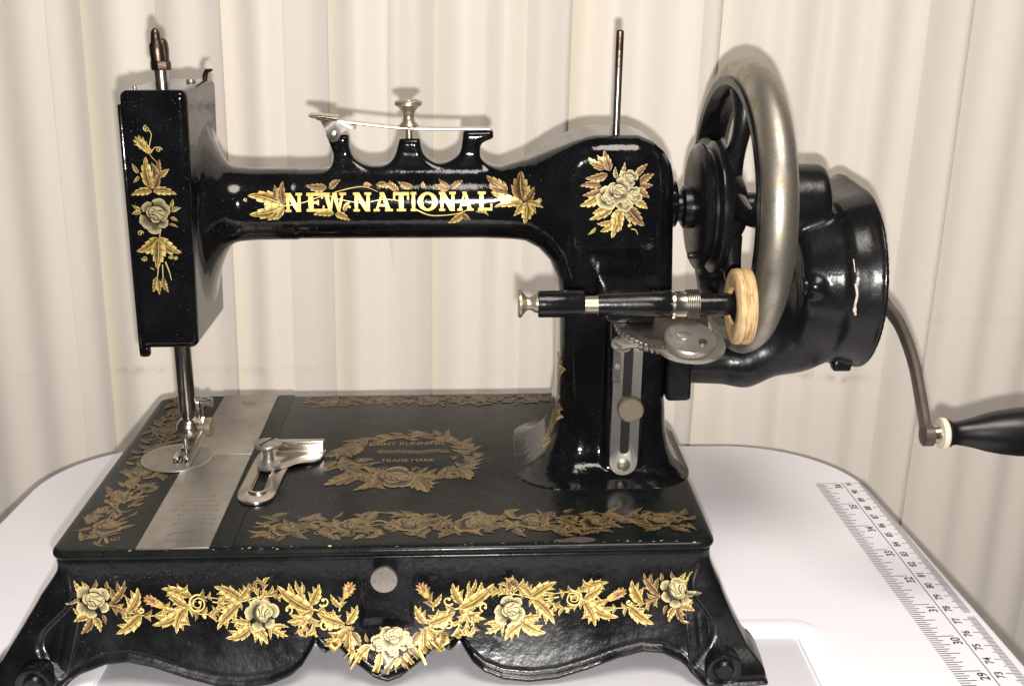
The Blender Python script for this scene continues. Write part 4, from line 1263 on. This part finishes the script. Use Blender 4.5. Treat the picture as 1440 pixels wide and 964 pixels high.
av, af = surface_nets(f_arm, (1.9, 3.9, 5.3), (26.3, 13.8, 22.7), .105)
arm = mesh('arm_casting', av, af, EN, sm, True)
arm_bvh = BVHTree.FromPolygons([tuple(p) for p in av], [tuple(q) for q in af])
# lid strip of the face plate on the head's left side
box('face_plate', (2.36, 5.66, 11.62), (2.52, 10.9, 21.7), EN, arm, .06, 2, rot=Matrix.Rotation(R(.77), 3, 'Y'))
box('face_plate_lug', (2.32, 5.55, 11.42), (2.75, 5.95, 11.85), EN, arm, .12, 3)

# ---- gear on top of the head
pp = lathe('pressure_post', [(.28, 0), (.28, .72), (.01, .73)], (3.62, 8.1, 22.15), (0, 0, 1), M['chrome'], arm, 28)
lathe('pressure_nut', [(.20, 0), (.40, .02), (.42, .08), (.42, .32), (.40, .38), (.22, .40)], (3.62, 8.1, 22.80), (0, 0, 1), M['rust'], pp, 8, sharp=20)
lathe('pressure_screw', [(.30, 0), (.31, .35), (.30, .62), (.22, .74), (.19, .95), (.17, 1.12), (.10, 1.24), (.01, 1.28)], (3.55, 8.1, 23.18), (-.03, 0, 1), M['rust'], pp, 24)
lathe('pressure_screw', [(.26, 0), (.27, .45), (.24, .70), (.14, .84), (.01, .88)], (3.62, 8.5, 23.18), (.02, 0, 1), M['rust'], pp, 24)
lathe('head_screw', [(.01, 0), (.17, 0), (.20, .05), (.18, .16), (.01, .18)], (4.52, 9.2, 22.2), (0, 0, 1), M['steel'], arm, 20)
lathe('head_screw', [(.01, 0), (.08, 0), (.08, .1), (.01, .12)], (2.95, 6.5, 22.22), (0, 0, 1), M['steel'], arm, 14)
tube('take_up_tip', [(4.85, 10.2, 22.1), (4.9, 10.2, 22.45), (5.0, 10.1, 22.62), (5.25, 10.0, 22.68)], [.10, .12, .10, .05], M['rust'], arm, 10)

# ---- upper tension: bar, knob, bracket
tbar = tube('tension_bar', smooth_pts([(9.50, 8.75, 20.88), (10.2, 8.78, 20.74), (11.4, 8.8, 20.58), (13.2, 8.85, 20.38), (15.2, 8.9, 20.31), (16.9, 8.9, 20.31)], 5), .10, M['chrome'], arm, 12, flat=(4.0, .55))
tube('bar_tongue', [(9.45, 8.6, 20.95), (9.9, 8.6, 20.93), (10.6, 8.62, 20.84)], .10, M['chrome'], tbar, 12, flat=(5.2, .6))
prism('tension_bracket', [(-.80, .30), (-.55, .24), (-.35, -.05), (-.22, -.42), (0, -.55), (.22, -.42), (.35, -.05), (.62, .14), (.88, .16), (.88, .30), (0, .34)], -.05, .05, M['chrome'], tbar, bev=.02,
      M4=Matrix.Translation((10.45, 8.32, 20.38)) @ Matrix.Rotation(R(90), 4, 'X') @ Matrix.Rotation(R(-9), 4, 'Z'))
lathe('bracket_rivet', [(.13, 0), (.13, .06), (.09, .1), (.01, .11)], (10.42, 8.27, 20.2), (0, -1, 0), M['brass'], tbar, 18)
tkn = lathe('tension_knob', [(.01, 0), (.42, 0), (.40, .06), (.26, .20), (.22, .38), (.25, .58), (.40, .76), (.50, .83), (.56, .87), (.57, .98), (.54, 1.03), (.42, 1.07), (.40, 1.03), (.34, 1.03), (.30, 1.08), (.01, 1.10)], (13.52, 8.86, 20.44), (0, 0, 1), M['brass'], tbar, 60,
            wob=lambda r, h, t: r*(1+(.025*math.sin(28*t) if .8 < h < 1.0 and r > .45 else 0)))
lathe('tension_stem', [(.15, 0), (.15, .6)], (13.52, 8.86, 19.85), (0, 0, 1), M['brass'], tbar, 20)

# ---- spool pin
lathe('spool_pin', [(.30, 0), (.30, .04), (.17, .05), (.165, .3), (.16, 4.0), (.155, 4.12), (.10, 4.17), (.01, 4.18)], (22.27, AY, 20.15), (.016, 0, 1), None, sm, 20)
pin = COL.objects[-1]
def pin_mat():
    m, nt, b = nmat('spool_pin_steel')
    co = objco(nt); s = N(nt, 'ShaderNodeSeparateXYZ'); nt.links.new(co, s.inputs[0])
    n = noise(nt, 300, 4, .7, co)
    k = N(nt, 'ShaderNodeMapRange'); nt.links.new(s.outputs[2], k.inputs[0]); k.inputs[1].default_value = .213; k.inputs[2].default_value = .236
    t = mathn(nt, 'MULTIPLY_ADD', mathn(nt, 'SUBTRACT', n.outputs[0], .5), 1.2, k.outputs[0], clamp=True)
    nt.links.new(mix(nt, t, (.50, .47, .44), (.10, .055, .035)), b.inputs['Base Color'])
    b.inputs['Metallic'].default_value = 1
    nt.links.new(mathn(nt, 'MULTIPLY_ADD', t, .25, .22), b.inputs['Roughness'])
    bump(nt, b, n.outputs[0], .15, .0004)
    return m
for o in sm.children:
    if o.name.startswith('spool_pin'):
        o.data.materials.clear(); o.data.materials.append(pin_mat())

# ---- needle bar, clamp, presser foot
nb = lathe('needle_bar', [(.37, 0), (.37, 4.0), (.34, 4.14), (.27, 4.16), (.27, 4.5)], (3.25, AY, 11.85), (-.012, 0, -1), M['darksteel'], sm, 28)
ncl = lathe('needle_clamp', [(.01, 0), (.22, 0), (.36, .10), (.50, .30), (.54, .52), (.50, .74), (.34, .92), (.18, 1.0), (.01, 1.0)], (3.18, AY, 7.48), (0, 0, -1), M['chrome'], nb, 32)
lathe('clamp_stem', [(.16, 0), (.16, .4)], (3.62, AY-.1, 7.0), (1, 0, 0), M['brass'], ncl, 18)
lathe('clamp_thumbscrew', [(.01, 0), (.40, 0), (.44, .03), (.44, .26), (.40, .30), (.01, .31)], (3.98, AY-.1, 7.0), (1, 0, .05), M['brass'], ncl, 40, wob=lambda r, h, t: r*(1+(.03*math.sin(20*t) if r > .42 else 0)))
lathe('needle', [(.12, 0), (.12, .30), (.075, .42), (.065, .9), (.02, 1.0)], (2.98, AY-.05, 6.56), (0, 0, -1), M['chrome'], nb, 14)
pb = lathe('presser_bar', [(.26, 0), (.26, 4.3), (.24, 4.4), (.2, 5.0)], (2.92, 10.15, 11.85), (0, 0, -1), M['darksteel'], sm, 24)
lathe('presser_screw', [(.14, 0), (.14, .35), (.22, .36), (.22, .55), (.01, .56)], (3.5, 10.1, 7.72), (1, 0, 0), M['chrome'], pb, 20)
box('foot_clamp', (2.62, 9.75, 6.9), (3.55, 10.5, 7.9), M['darksteel'], pb, .12, 2)
tube('foot_shank', [(3.3, 10.1, 7.0), (3.3, 9.9, 6.4), (3.1, 9.4, 5.95), (2.95, 9.0, 5.8)], [.22, .20, .20, .18], M['chrome'], pb, 12, flat=(1.6, .6))
box('presser_toe', (2.50, 8.2, 5.64), (2.76, 9.2, 5.76), M['chrome'], pb, .04, 2)
box('presser_toe', (2.98, 8.2, 5.64), (3.20, 9.2, 5.76), M['chrome'], pb, .04, 2)

# ---- bobbin winder in front of the pillar
WY, WZ = 2.2, 14.42
wd = lathe('bobbin_winder', [(.40, 0), (.42, .3), (.44, 1.0), (.50, 2.0), (.52, 2.75), (.48, 2.82)], (20.9, WY, WZ+.03), (1, 0, 0), EC, sm, 36)
lathe('winder_sleeve', [(.46, 0), (.51, .04), (.52, 1.70), (.46, 1.78)], (18.60, WY, WZ+.07), (1, 0, 0), EC, wd, 36)
lathe('winder_ring', [(.33, 0), (.34, .56)], (20.37, WY, WZ+.03), (1, 0, 0), M['brass'], wd, 30)
lathe('winder_knob', [(.01, 0), (.50, 0), (.54, .05), (.53, .13), (.42, .20), (.27, .32), (.24, .45), (.30, .58), (.36, .66), (.36, .78)], (17.84, WY, WZ+.10), (1, 0, 0), M['brass'], wd, 36)
lathe('winder_collar', [(.54, 0), (.58, .03), (.58, .14), (.53, .16), (.51, .20), (.51, .58)], (23.68, WY, WZ), (1, 0, 0), M['chrome'], wd, 36)
worm = [(.50, 0)]
for k in range(7): worm += [(.50, .02+.07*k), (.58, .04+.07*k), (.58, .06+.07*k), (.50, .08+.07*k)]
lathe('worm', worm, (24.27, WY, WZ), (1, 0, 0), M['gear'], wd, 36, sharp=20)
lathe('winder_shaft', [(.44, 0), (.44, .95), (.40, 1.30), (.34, 1.36)], (24.78, WY, WZ-.02), (1, 0, 0), EC, wd, 32)
ring('friction_tyre', [(.78, .06), (1.10, .0), (1.36, .03), (1.45, .10), (1.47, .30), (1.40, .38), (1.47, .46), (1.47, .66), (1.42, .74), (1.1, .78), (.78, .74)], (26.02, WY, WZ-.10), (1, 0, 0), M['tyre'], wd, 72)
lathe('tyre_hub', [(.34, 0), (.80, .25), (.80, .6), (.2, .7)], (26.02, WY, WZ-.10), (1, 0, 0), EC, wd, 32)
# worm wheel, heart cam and lever below
gax = Vector((0, -.36, .93)).normalized()
gear = lathe('worm_wheel', [(.01, 0), (1.55, 0), (1.78, .05), (1.84, .16), (1.84, .34), (1.78, .44), (1.45, .46), (1.40, .40), (.01, .40)], (23.45, 2.95, 13.32), gax, M['gear'], wd, 160,
             wob=lambda r, h, t: r*(1+(.022*math.sin(52*t) if r > 1.7 else 0)))
cam_d_ = lathe('cam_disc', [(.01, 0), (.90, 0), (.98, .06), (1.0, .14), (1.0, .26), (.95, .32), (.01, .34)], (24.35, 1.45, 13.10), gax, M['steel'], wd, 60)
cu_ = Vector((24.35, 1.45, 13.10))
lathe('cam_screw', [(.26, 0), (.26, .02), (.22, .04), (.01, .045)], cu_+gax*.345+Vector((-.25, .02, .01)), gax, M['steel'], cam_d_, 28)
lathe('cam_pin', [(.17, 0), (.17, .03), (.01, .04)], cu_+gax*.345+Vector((.42, -.35, -.13)), gax, M['gear'], cam_d_, 24)
lv = smooth_pts([(-2.75, .30), (-2.2, .62), (-1.5, .55), (-.7, .9), (.3, 1.1), (1.2, .85), (1.5, .1), (1.2, -.6), (.3, -.95), (-.7, -.70), (-1.3, -.05), (-1.9, .10), (-2.5, .02)], 4)
ux = Vector((1, 0, 0)); vy = gax.cross(ux).normalized()
Mlv = Matrix(((ux.x, vy.x, gax.x, 24.25), (ux.y, vy.y, gax.y, 1.42), (ux.z, vy.z, gax.z, 12.90), (0, 0, 0, 1)))
prism('winder_lever', [(a, b) for a, b in lv], 0, .16, M['steel'], wd, bev=.03, M4=Mlv)
lathe('lever_screw', [(.01, 0), (.36, 0), (.40, .05), (.40, .14), (.30, .17), (.01, .18)], (21.85, 2.2, 12.78), (0, -.5, .86), M['steel'], wd, 30)
lathe('winder_post', [(.36, 0), (.36, 1.5)], (21.95, 3.6, 12.6), (0, 0, 1), EC, wd, 24)
box('winder_block', (21.3, 2.4, 13.6), (23.2, 6.6, 14.6), EC, wd, .2, 2)
# slotted bracket plate on the pillar
brk = slotted('winder_plate', rrect(21.97, 5.92, 23.16, 12.5, .58, 10), rrect(22.37, 6.9, 22.77, 11.9, .18, 8), 0, .14, M['plate'], sm, (0, 0))
for vtx in brk.data.vertices:
    x_, y_, z_ = vtx.co
    vtx.co = (x_+(y_-.092)*.016, .0540-z_, y_)
brk.data.flip_normals()
box('slot_back', (22.2, 5.43, 6.6), (22.98, 5.6, 12.1), M['hole'], brk, 0)
lathe('plate_screw', [(.01, 0), (.28, 0), (.28, .06), (.22, .1), (.01, .11)], (22.53, 5.27, 6.42), (0, -1, 0), M['brass'], brk, 26)
lathe('plate_screw', [(.01, 0), (.16, 0), (.16, .06), (.12, .1), (.01, .11)], (22.14, 5.27, 10.9), (0, -1, 0), M['steel'], brk, 20)
tn = lathe('thumb_nut', [(.22, 0), (.30, .10), (.42, .16), (.42, .40), (.36, .46), (.36, .56), (.52, .60), (.55, .66), (.55, .86), (.50, .92), (.48, .90), (.01, .90)], (22.62, 5.3, 9.25), (.02, -1, 0), M['brass'], brk, 44)
prism('slot_spring', smooth_pts([(-.16, -.9), (0, -1.05), (.16, -.9), (.14, .9), (-.14, .9)], 4), 0, .05, M['chrome'], brk, bev=0, M4=Matrix.Translation((22.10, 5.26, 11.2)) @ Matrix.Rotation(R(90), 4, 'X'))

# ---- handwheel
WX, HY, HZ = 27.76, 9.0, 16.88
WA = Vector((1, .045, 0)).normalized()
hw = ring('handwheel', [(5.14, -.56), (5.50, -.70), (5.84, -.70), (6.13, -.55), (6.31, -.29), (6.38, 0), (6.31, .29), (6.13, .55), (5.84, .72), (5.50, .74), (5.26, .62), (5.18, 0)], (WX, HY, HZ), WA, M['nickel'], sm, 140)
ring('rim_core', [(4.88, -.28), (4.96, -.58), (5.20, -.80), (5.52, -.82), (5.50, -.66), (5.16, -.46), (5.16, .45), (4.96, .35), (4.88, .12)], (WX, HY, HZ), WA, EC, hw, 120)
_, wu, ww = frame(WA)
for k in range(5):
    a0 = R(-12+72*k)
    pts = []
    rad = []
    for i in range(9):
        t = i/8
        rr = 1.4+t*3.62; aa = a0+.16*math.sin(PI*t)
        q = Vector((WX, HY, HZ))+WA*(-.60+.45*t)+(Vector((0, 1, 0))*math.cos(aa+PI)+Vector((0, 0, 1))*math.sin(aa+PI))*rr
        q += WA*0+Vector((-.045*(q.y-HY), 0, 0))
        pts.append(tuple(q)); rad.append(.62-.26*math.sin(PI*t)+.06*t*t)
    tube('spoke', pts, rad, EC, hw, 16, up=(1, 0, 0))
lathe('wheel_hub', [(.75, 0), (.92, .1), (.95, .7), (1.3, .9), (1.7, 1.3), (1.8, 1.9), (1.6, 2.4), (1.1, 2.7), (.4, 2.75)], (25.2, HY, HZ), (1, 0, 0), EC, hw, 48)
lathe('belt_pulley', [(.85, 0), (1.5, -.02), (2.0, .05), (2.50, .12), (2.68, .22), (2.74, .34), (2.70, .46), (2.50, .54), (2.42, .66), (2.46, .76), (2.72, .80), (2.84, .90), (2.86, 1.14), (2.76, 1.30), (2.2, 1.45), (1.4, 1.7)], (25.62, HY, HZ), (1, 0, 0), EC, hw, 80)
lathe('clutch_pin', [(.01, 0), (.12, .02), (.16, .12), (.16, .3), (.1, .5)], (25.38, HY-1.05, HZ-1.9), (1, 0, 0), EC, hw, 14)
lathe('drive_shaft', [(.62, 0), (.62, 5.2)], (24.6, HY, HZ), (1, 0, 0), EC, hw, 28)

# ---- hand crank: geared casing, crank arm and handle
CY, CZ = 8.85, 13.70
def f_case(x, y, z):
    ty = np.clip((y-CY)/2.7, 0, 1)
    rho = np.hypot(y-CY-2.7*ty, z-CZ-.15*ty)
    # drum flaring to the open side, with a rounded shoulder
    rc = 3.50+.40*np.clip((x-31.9)/1.1, 0, 1)
    drum = smax((rho-rc)*.93, np.abs(x-32.5)-.62, .22)
    t = np.clip((x-30.0)/2.0, 0, 1)
    bowl = smax((rho-(2.75+.75*t))*.85, np.maximum(30.05-x, x-32.4), .3)
    d = smin(drum, bowl, .35)
    d = smin(d, smax(rho-3.97, np.abs(x-33.11)-.09, .06), .08)
    # hub round the drive shaft
    d = smin(d, sd_cyl_x(x, y, z, 29.3, 31.4, 9.0, 17.0, 1.72, .35), .3)
    # bracket arm from the pillar, passing under the wheel
    arm_ = sd_caps(x, y, z, (25.4, 8.6, 9.95), (28.3, 8.6, 9.88), .95, 1.02)
    arm_ = smin(arm_, sd_caps(x, y, z, (28.3, 8.6, 9.88), (30.5, 8.6, 10.95), 1.02, 1.40), .5)
    arm_ = smin(arm_, sd_caps(x, y, z, (30.5, 8.6, 10.95), (31.3, 8.7, 12.6), 1.40, 1.7), .5)
    d = smin(d, arm_, .8)
    d = smin(d, sd_rbox(x-25.05, y-8.4, z-10.6, .55, 1.75, 1.85, .18), .15)
    d = smin(d, sd_rbox(x-32.4, y-7.6, z-10.02, .40, .30, .22, .1), .2)
    # screw boss on the bowl
    d = smin(d, sd_caps(x, y, z, (30.55, 6.25, 14.0), (31.6, 6.5, 13.95), .52, .66), .12)
    return d
cv, cf = surface_nets(f_case, (24.2, 3.9, 8.3), (33.7, 16.3, 19.3), .105)
case = mesh('crank_casing', cv, cf, EC, sm, True)
lathe('casing_screw', [(.01, 0), (.34, 0), (.38, .06), (.36, .16), (.22, .2), (.01, .2)], (30.12, 6.2, 14.02), (-1, -.1, 0), EC, case, 24)
case_bvh = BVHTree.FromPolygons([tuple(p) for p in cv], [tuple(q) for q in cf])
ck = tube('crank_arm', smooth_pts([(33.6, 8.75, 13.9), (34.15, 8.9, 13.2), (34.5, 8.5, 12.5), (34.72, 7.2, 11.95), (34.75, 5.5, 10.95), (34.6, 4.0, 9.9), (34.45, 2.9, 9.15), (34.38, 2.4, 8.85), (34.38, 2.15, 8.72)], 5), .30, M['crank'], sm, 20, flat=(.62, 1.0), up=(0, -.5, .86))
lathe('crank_boss', [(.7, 0), (.7, .9), (.55, 1.0), (.01, 1.02)], (33.1, 8.8, 13.7), (1, 0, 0), EC, ck, 30)
lathe('crank_eye', [(.40, 0), (.44, .03), (.44, .38), (.40, .42)], (34.16, 2.3, 8.82), (1, 0, 0), M['crank'], ck, 28)
lathe('crank_pin', [(.36, 0), (.38, .3)], (34.56, 2.3, 8.86), (1, 0, .02), M['chrome'], ck, 28)
lathe('handle_ring', [(.46, 0), (.62, .02), (.66, .08), (.66, .20), (.60, .27), (.46, .28)], (34.84, 2.3, 8.88), (1, 0, .02), M['ivory'], ck, 36)
lathe('crank_handle', [(.52, 0), (.56, .04), (.56, .12), (.50, .20), (.48, .38), (.52, .65), (.62, 1.1), (.77, 1.6), (.90, 2.2), (.99, 2.9), (1.02, 3.6), (.97, 4.4), (.86, 5.1), (.62, 5.6), (.3, 5.85), (.01, 5.9)], (35.12, 2.3, 8.90), (1, 0, .008), M['handle'], ck, 48)

# ================================================================== transfers
def map_front(bvh):
    def m(x, z, l):
        h = bvh.ray_cast(Vector((x, -30, z)), Vector((0, 1, 0)))
        if h[0] is None: return None
        n = h[1]
        if n.y > 0: n = -n
        if n.y > -.12: return None
        p = h[0]+n*l
        return (p.x, p.y, p.z)
    return m
pr = Print(3); pr.frill = True
pr.draw(DECALS['apron_half']); pr.draw(DECALS['apron_half'], mirror=25.25); pr.draw(DECALS['apron_mid'])
pr.build('gold_transfer', map_front(base_bvh), M['gold_apron'], base)
pr = Print(5, .80); pr.draw(DECALS['head']); pr.build('gold_transfer', map_front(arm_bvh), M['gold'], arm)
pr = Print(6); pr.draw(DECALS['pillar']); pr.build('gold_transfer', map_front(arm_bvh), M['gold'], arm)
pr = Print(7); pr.draw(DECALS['arm'])
xs = {0: ('N', 8.39, .70), 1: ('E', 9.27, .74), 2: ('W', 9.94, .98), 3: ('N', 11.20, .75), 4: ('A', 12.04, .80), 5: ('T', 12.86, .66), 6: ('I', 13.58, .24), 7: ('O', 13.88, .82), 8: ('N', 14.76, .70), 9: ('A', 15.52, .68), 10: ('L', 16.38, .60)}
for k, (ch, x, w) in xs.items():
    draw_letter(pr, ch, x, 17.11, w, .75, (.80, .62, .20))
pr.blob(11.05, 17.3, .05, PAL['g'][0])
pr.build('gold_transfer', map_front(arm_bvh), M['gold'], arm)

M['flake'] = decal_mat('flaked_enamel', 0.0, .5, 1.0, .35, 900)
P = Print(31)                               # flaked streak on the crank drum's shoulder
P.ribbon([(31.92, 14.35), (32.0, 13.9), (31.96, 13.4), (32.03, 13.0)], .07, 'p', False); P.blob(31.97, 13.25, .07, (.62, .52, .44), 1.8)
P.ribbon([(31.86, 15.3), (31.90, 14.8)], .03, 'p', False)
P.build('paint_chip', map_front(case_bvh), M['flake'], case)
def map_left(y, z, l):
    h = arm_bvh.ray_cast(Vector((8, y, z)), Vector((1, 0, 0)))
    if h[0] is None: return None
    n = h[1] if h[1].x < 0 else -h[1]
    p = h[0]+n*l
    return (p.x, p.y, p.z)
P = Print(32, .75)                          # spray up the left side of the pillar's foot
for k in range(12):
    z = 6.3+.36*k; yy = 7.9+.35*math.sin(k*1.1)
    for s in (-1, 1): P.leaf(yy, z, yy+s*.75, z+.45+.2*math.sin(k), .55, .4*s, 'gd'[k % 2])
P.ribbon([(7.9+.3*math.sin(k*.8), 6.1+.35*k) for k in range(13)], .06, 'd', False)
P.build('gold_transfer', map_left, M['gold_bed'], arm)
# worn bands on the bed: scrolling stems with leaves and roses
def map_bed(x, y, l): return (x, y, BZ+l) if .12 < x < BL-.2 and .2 < y < BW-.1 else None
def map_strip(x, y, l): return (x, y, BZ+.03+l)
def band(P, rg, u0, u1, vmid, half, to, step=.20):
    """to(u, v): along / across -> bed x, y"""
    n = int((u1-u0)/.5)
    for off in (-.35, .05, .3):
        P.ribbon([to(u0+(u1-u0)*i/n, vmid+off*half*math.sin(i*1.3+off*5)) for i in range(n+1)], .06, 'b', False)
    u = u0+.2
    k = 0
    while u < u1-.1:
        for s in (-1, 1):
            a = rg.uniform(.1, 1.2)*s; d = rg.choice((-1, 1, 1)); ln = rg.uniform(.38, .85)*half
            v0 = vmid+rg.uniform(-.35, .62)*half*s
            a1 = (u+d*ln*math.cos(a), max(vmid-half, min(vmid+half, v0+ln*math.sin(a)*1.1)))
            p, q = to(u, v0), to(*a1)
            P.leaf(*p, *q, rg.uniform(.26, .55), rg.uniform(-.8, .8), rg.choice('bbbcc'))
        if k % 13 == 6:
            p = to(u, vmid+rg.uniform(-.2, .2)*half); P.rose(*p, half*rg.uniform(.5, .66), 'b', rg.random()*6)
        if k % 3 == 1:
            p = to(u, vmid+rg.uniform(-.6, .6)*half); P.curl(*p, .2, 1.1, rg.random()*2, .035, 'c')
        u += step*rg.uniform(.75, 1.2); k += 1
rg = random.Random(11)
P = Print(11); P.flat = True; band(P, rg, 7.3, 24.8, 1.75, 1.25, lambda u, v: (u, v)); P.build('bed_transfer', map_bed, M['gold_bed'], bed, .009, .00009)
P = Print(12); P.flat = True; band(P, rg, 7.3, 20.4, 15.85, .95, lambda u, v: (u, v)); P.build('bed_transfer', map_bed, M['gold_bed'], bed, .009, .00009)
P = Print(13); P.flat = True; band(P, rg, .6, 16.4, 1.50, 1.15, lambda u, v: (v-.25*math.sin(u*.4)**2, u)); P.build('bed_transfer', map_bed, M['gold_bed'], bed, .009, .00009)
P = Print(14); P.flat = True
for k in range(64):                         # oval wreath
    a = 2*PI*k/64
    q = rg.uniform(.9, 1.08)
    cx, cy = 13.0+3.05*q*math.cos(a), 8.5+2.7*q*math.sin(a)
    for s in (-1, 1):
        b = a+PI/2+rg.uniform(.1, 1.1)*s; ln = rg.uniform(.5, 1.15)
        P.leaf(cx, cy, cx+ln*math.cos(b), cy+ln*math.sin(b), rg.uniform(.28, .6), rg.uniform(-.6, .6), rg.choice('bbcb'))
    if k % 5 == 0: P.curl(cx, cy, .22, 1.1, rg.random()*2, .035, 'c')
for k in range(34):
    a = rg.uniform(0, 2*PI); q = rg.uniform(.55, .82)
    cx, cy = 13.0+3.0*q*math.cos(a), 8.6+2.6*q*math.sin(a)
    if abs(cy-9.2) < 1.15 and abs(cx-13) < 2.1: continue
    b = rg.uniform(0, 6.28); ln = rg.uniform(.35, .8)
    P.leaf(cx, cy, cx+ln*math.cos(b), cy+ln*math.sin(b), .4, rg.uniform(-.8, .8), 'b'); P.curl(cx, cy, .2, 1.2, rg.random()*2, .035, 'b')
P.rose(12.6, 6.3, 1.15, 'b', .3); P.leaf(13.6, 6.0, 14.1, 4.7, .8, .1, 'c'); P.leaf(10.8, 6.6, 9.6, 5.6, .7, .2, 'c'); P.leaf(15.5, 7.0, 15.9, 5.9, .7, .2, 'c'); P.leaf(12, 6, 10.9, 5.0, .4, .2, 'c'); P.leaf(13.2, 6.6, 14.8, 6.1, .3, .3, 'c'); P.leaf(12.0, 6.9, 11.1, 7.6, .4, .3, 'c')
P.build('bed_transfer', map_bed, M['gold_bed'], bed, .009, .00009)
M['dullprint'] = plain('dull_gold_lettering', (.20, .125, .06), .45, var=.3, scale=300, bumps=0)
flat_text('bed_lettering', 'LIGHT RUNNING', 12.95, 10.1, BZ+.012, .46, M['dullprint'], bed, .004, 1.15)
flat_text('bed_lettering', 'TRADE MARK', 13.1, 8.15, BZ+.012, .40, M['dullprint'], bed, .003, 1.15)
P = Print(15, .8)                          # faded emblem between the two lines
for k in range(9): P.leaf(11.6+.36*k, 9.1+.12*math.sin(k), 12.2+.36*k, 9.15+.1*math.cos(k*2), .7, .3, 'b')
P.build('bed_transfer', map_bed, M['gold_bed'], bed, .009, .00009)

# knocks and flakes along the bed's front edge and the pillar's foot
bb = bmesh.new(); bb.from_mesh(bed.data); bed_bvh = BVHTree.FromBMesh(bb); bb.free()
def map_edge(x, v, l):
    h = bed_bvh.ray_cast(Vector((x, -3, BZ+4-v))*CM, Vector((0, 3.4, -4)).normalized())
    if h[0] is None: return None
    p = (h[0]/CM)+h[1]*l
    return (p.x, p.y, p.z)
P = Print(21); rg = random.Random(8)
for k in range(46):
    x = rg.uniform(6.2, 25) if k % 4 else rg.uniform(.5, 25); v = rg.gauss(.47, .07)
    P.blob(x, v, rg.uniform(.02, .075), rg.choice([(.30, .27, .25), (.16, .14, .13), (.42, .38, .34), (.10, .08, .07)]), rg.uniform(.25, .6), rg.uniform(-.4, .4))
P.blob(10.5, .40, .07, (.75, .6, .2), .8); P.blob(20.2, .22, .62, (.075, .055, .045), .42, .05); P.blob(19.5, .30, .35, (.075, .055, .045), .4, .1)
P.build('enamel_flakes', map_edge, M['flake'], bed, .006, .0003)
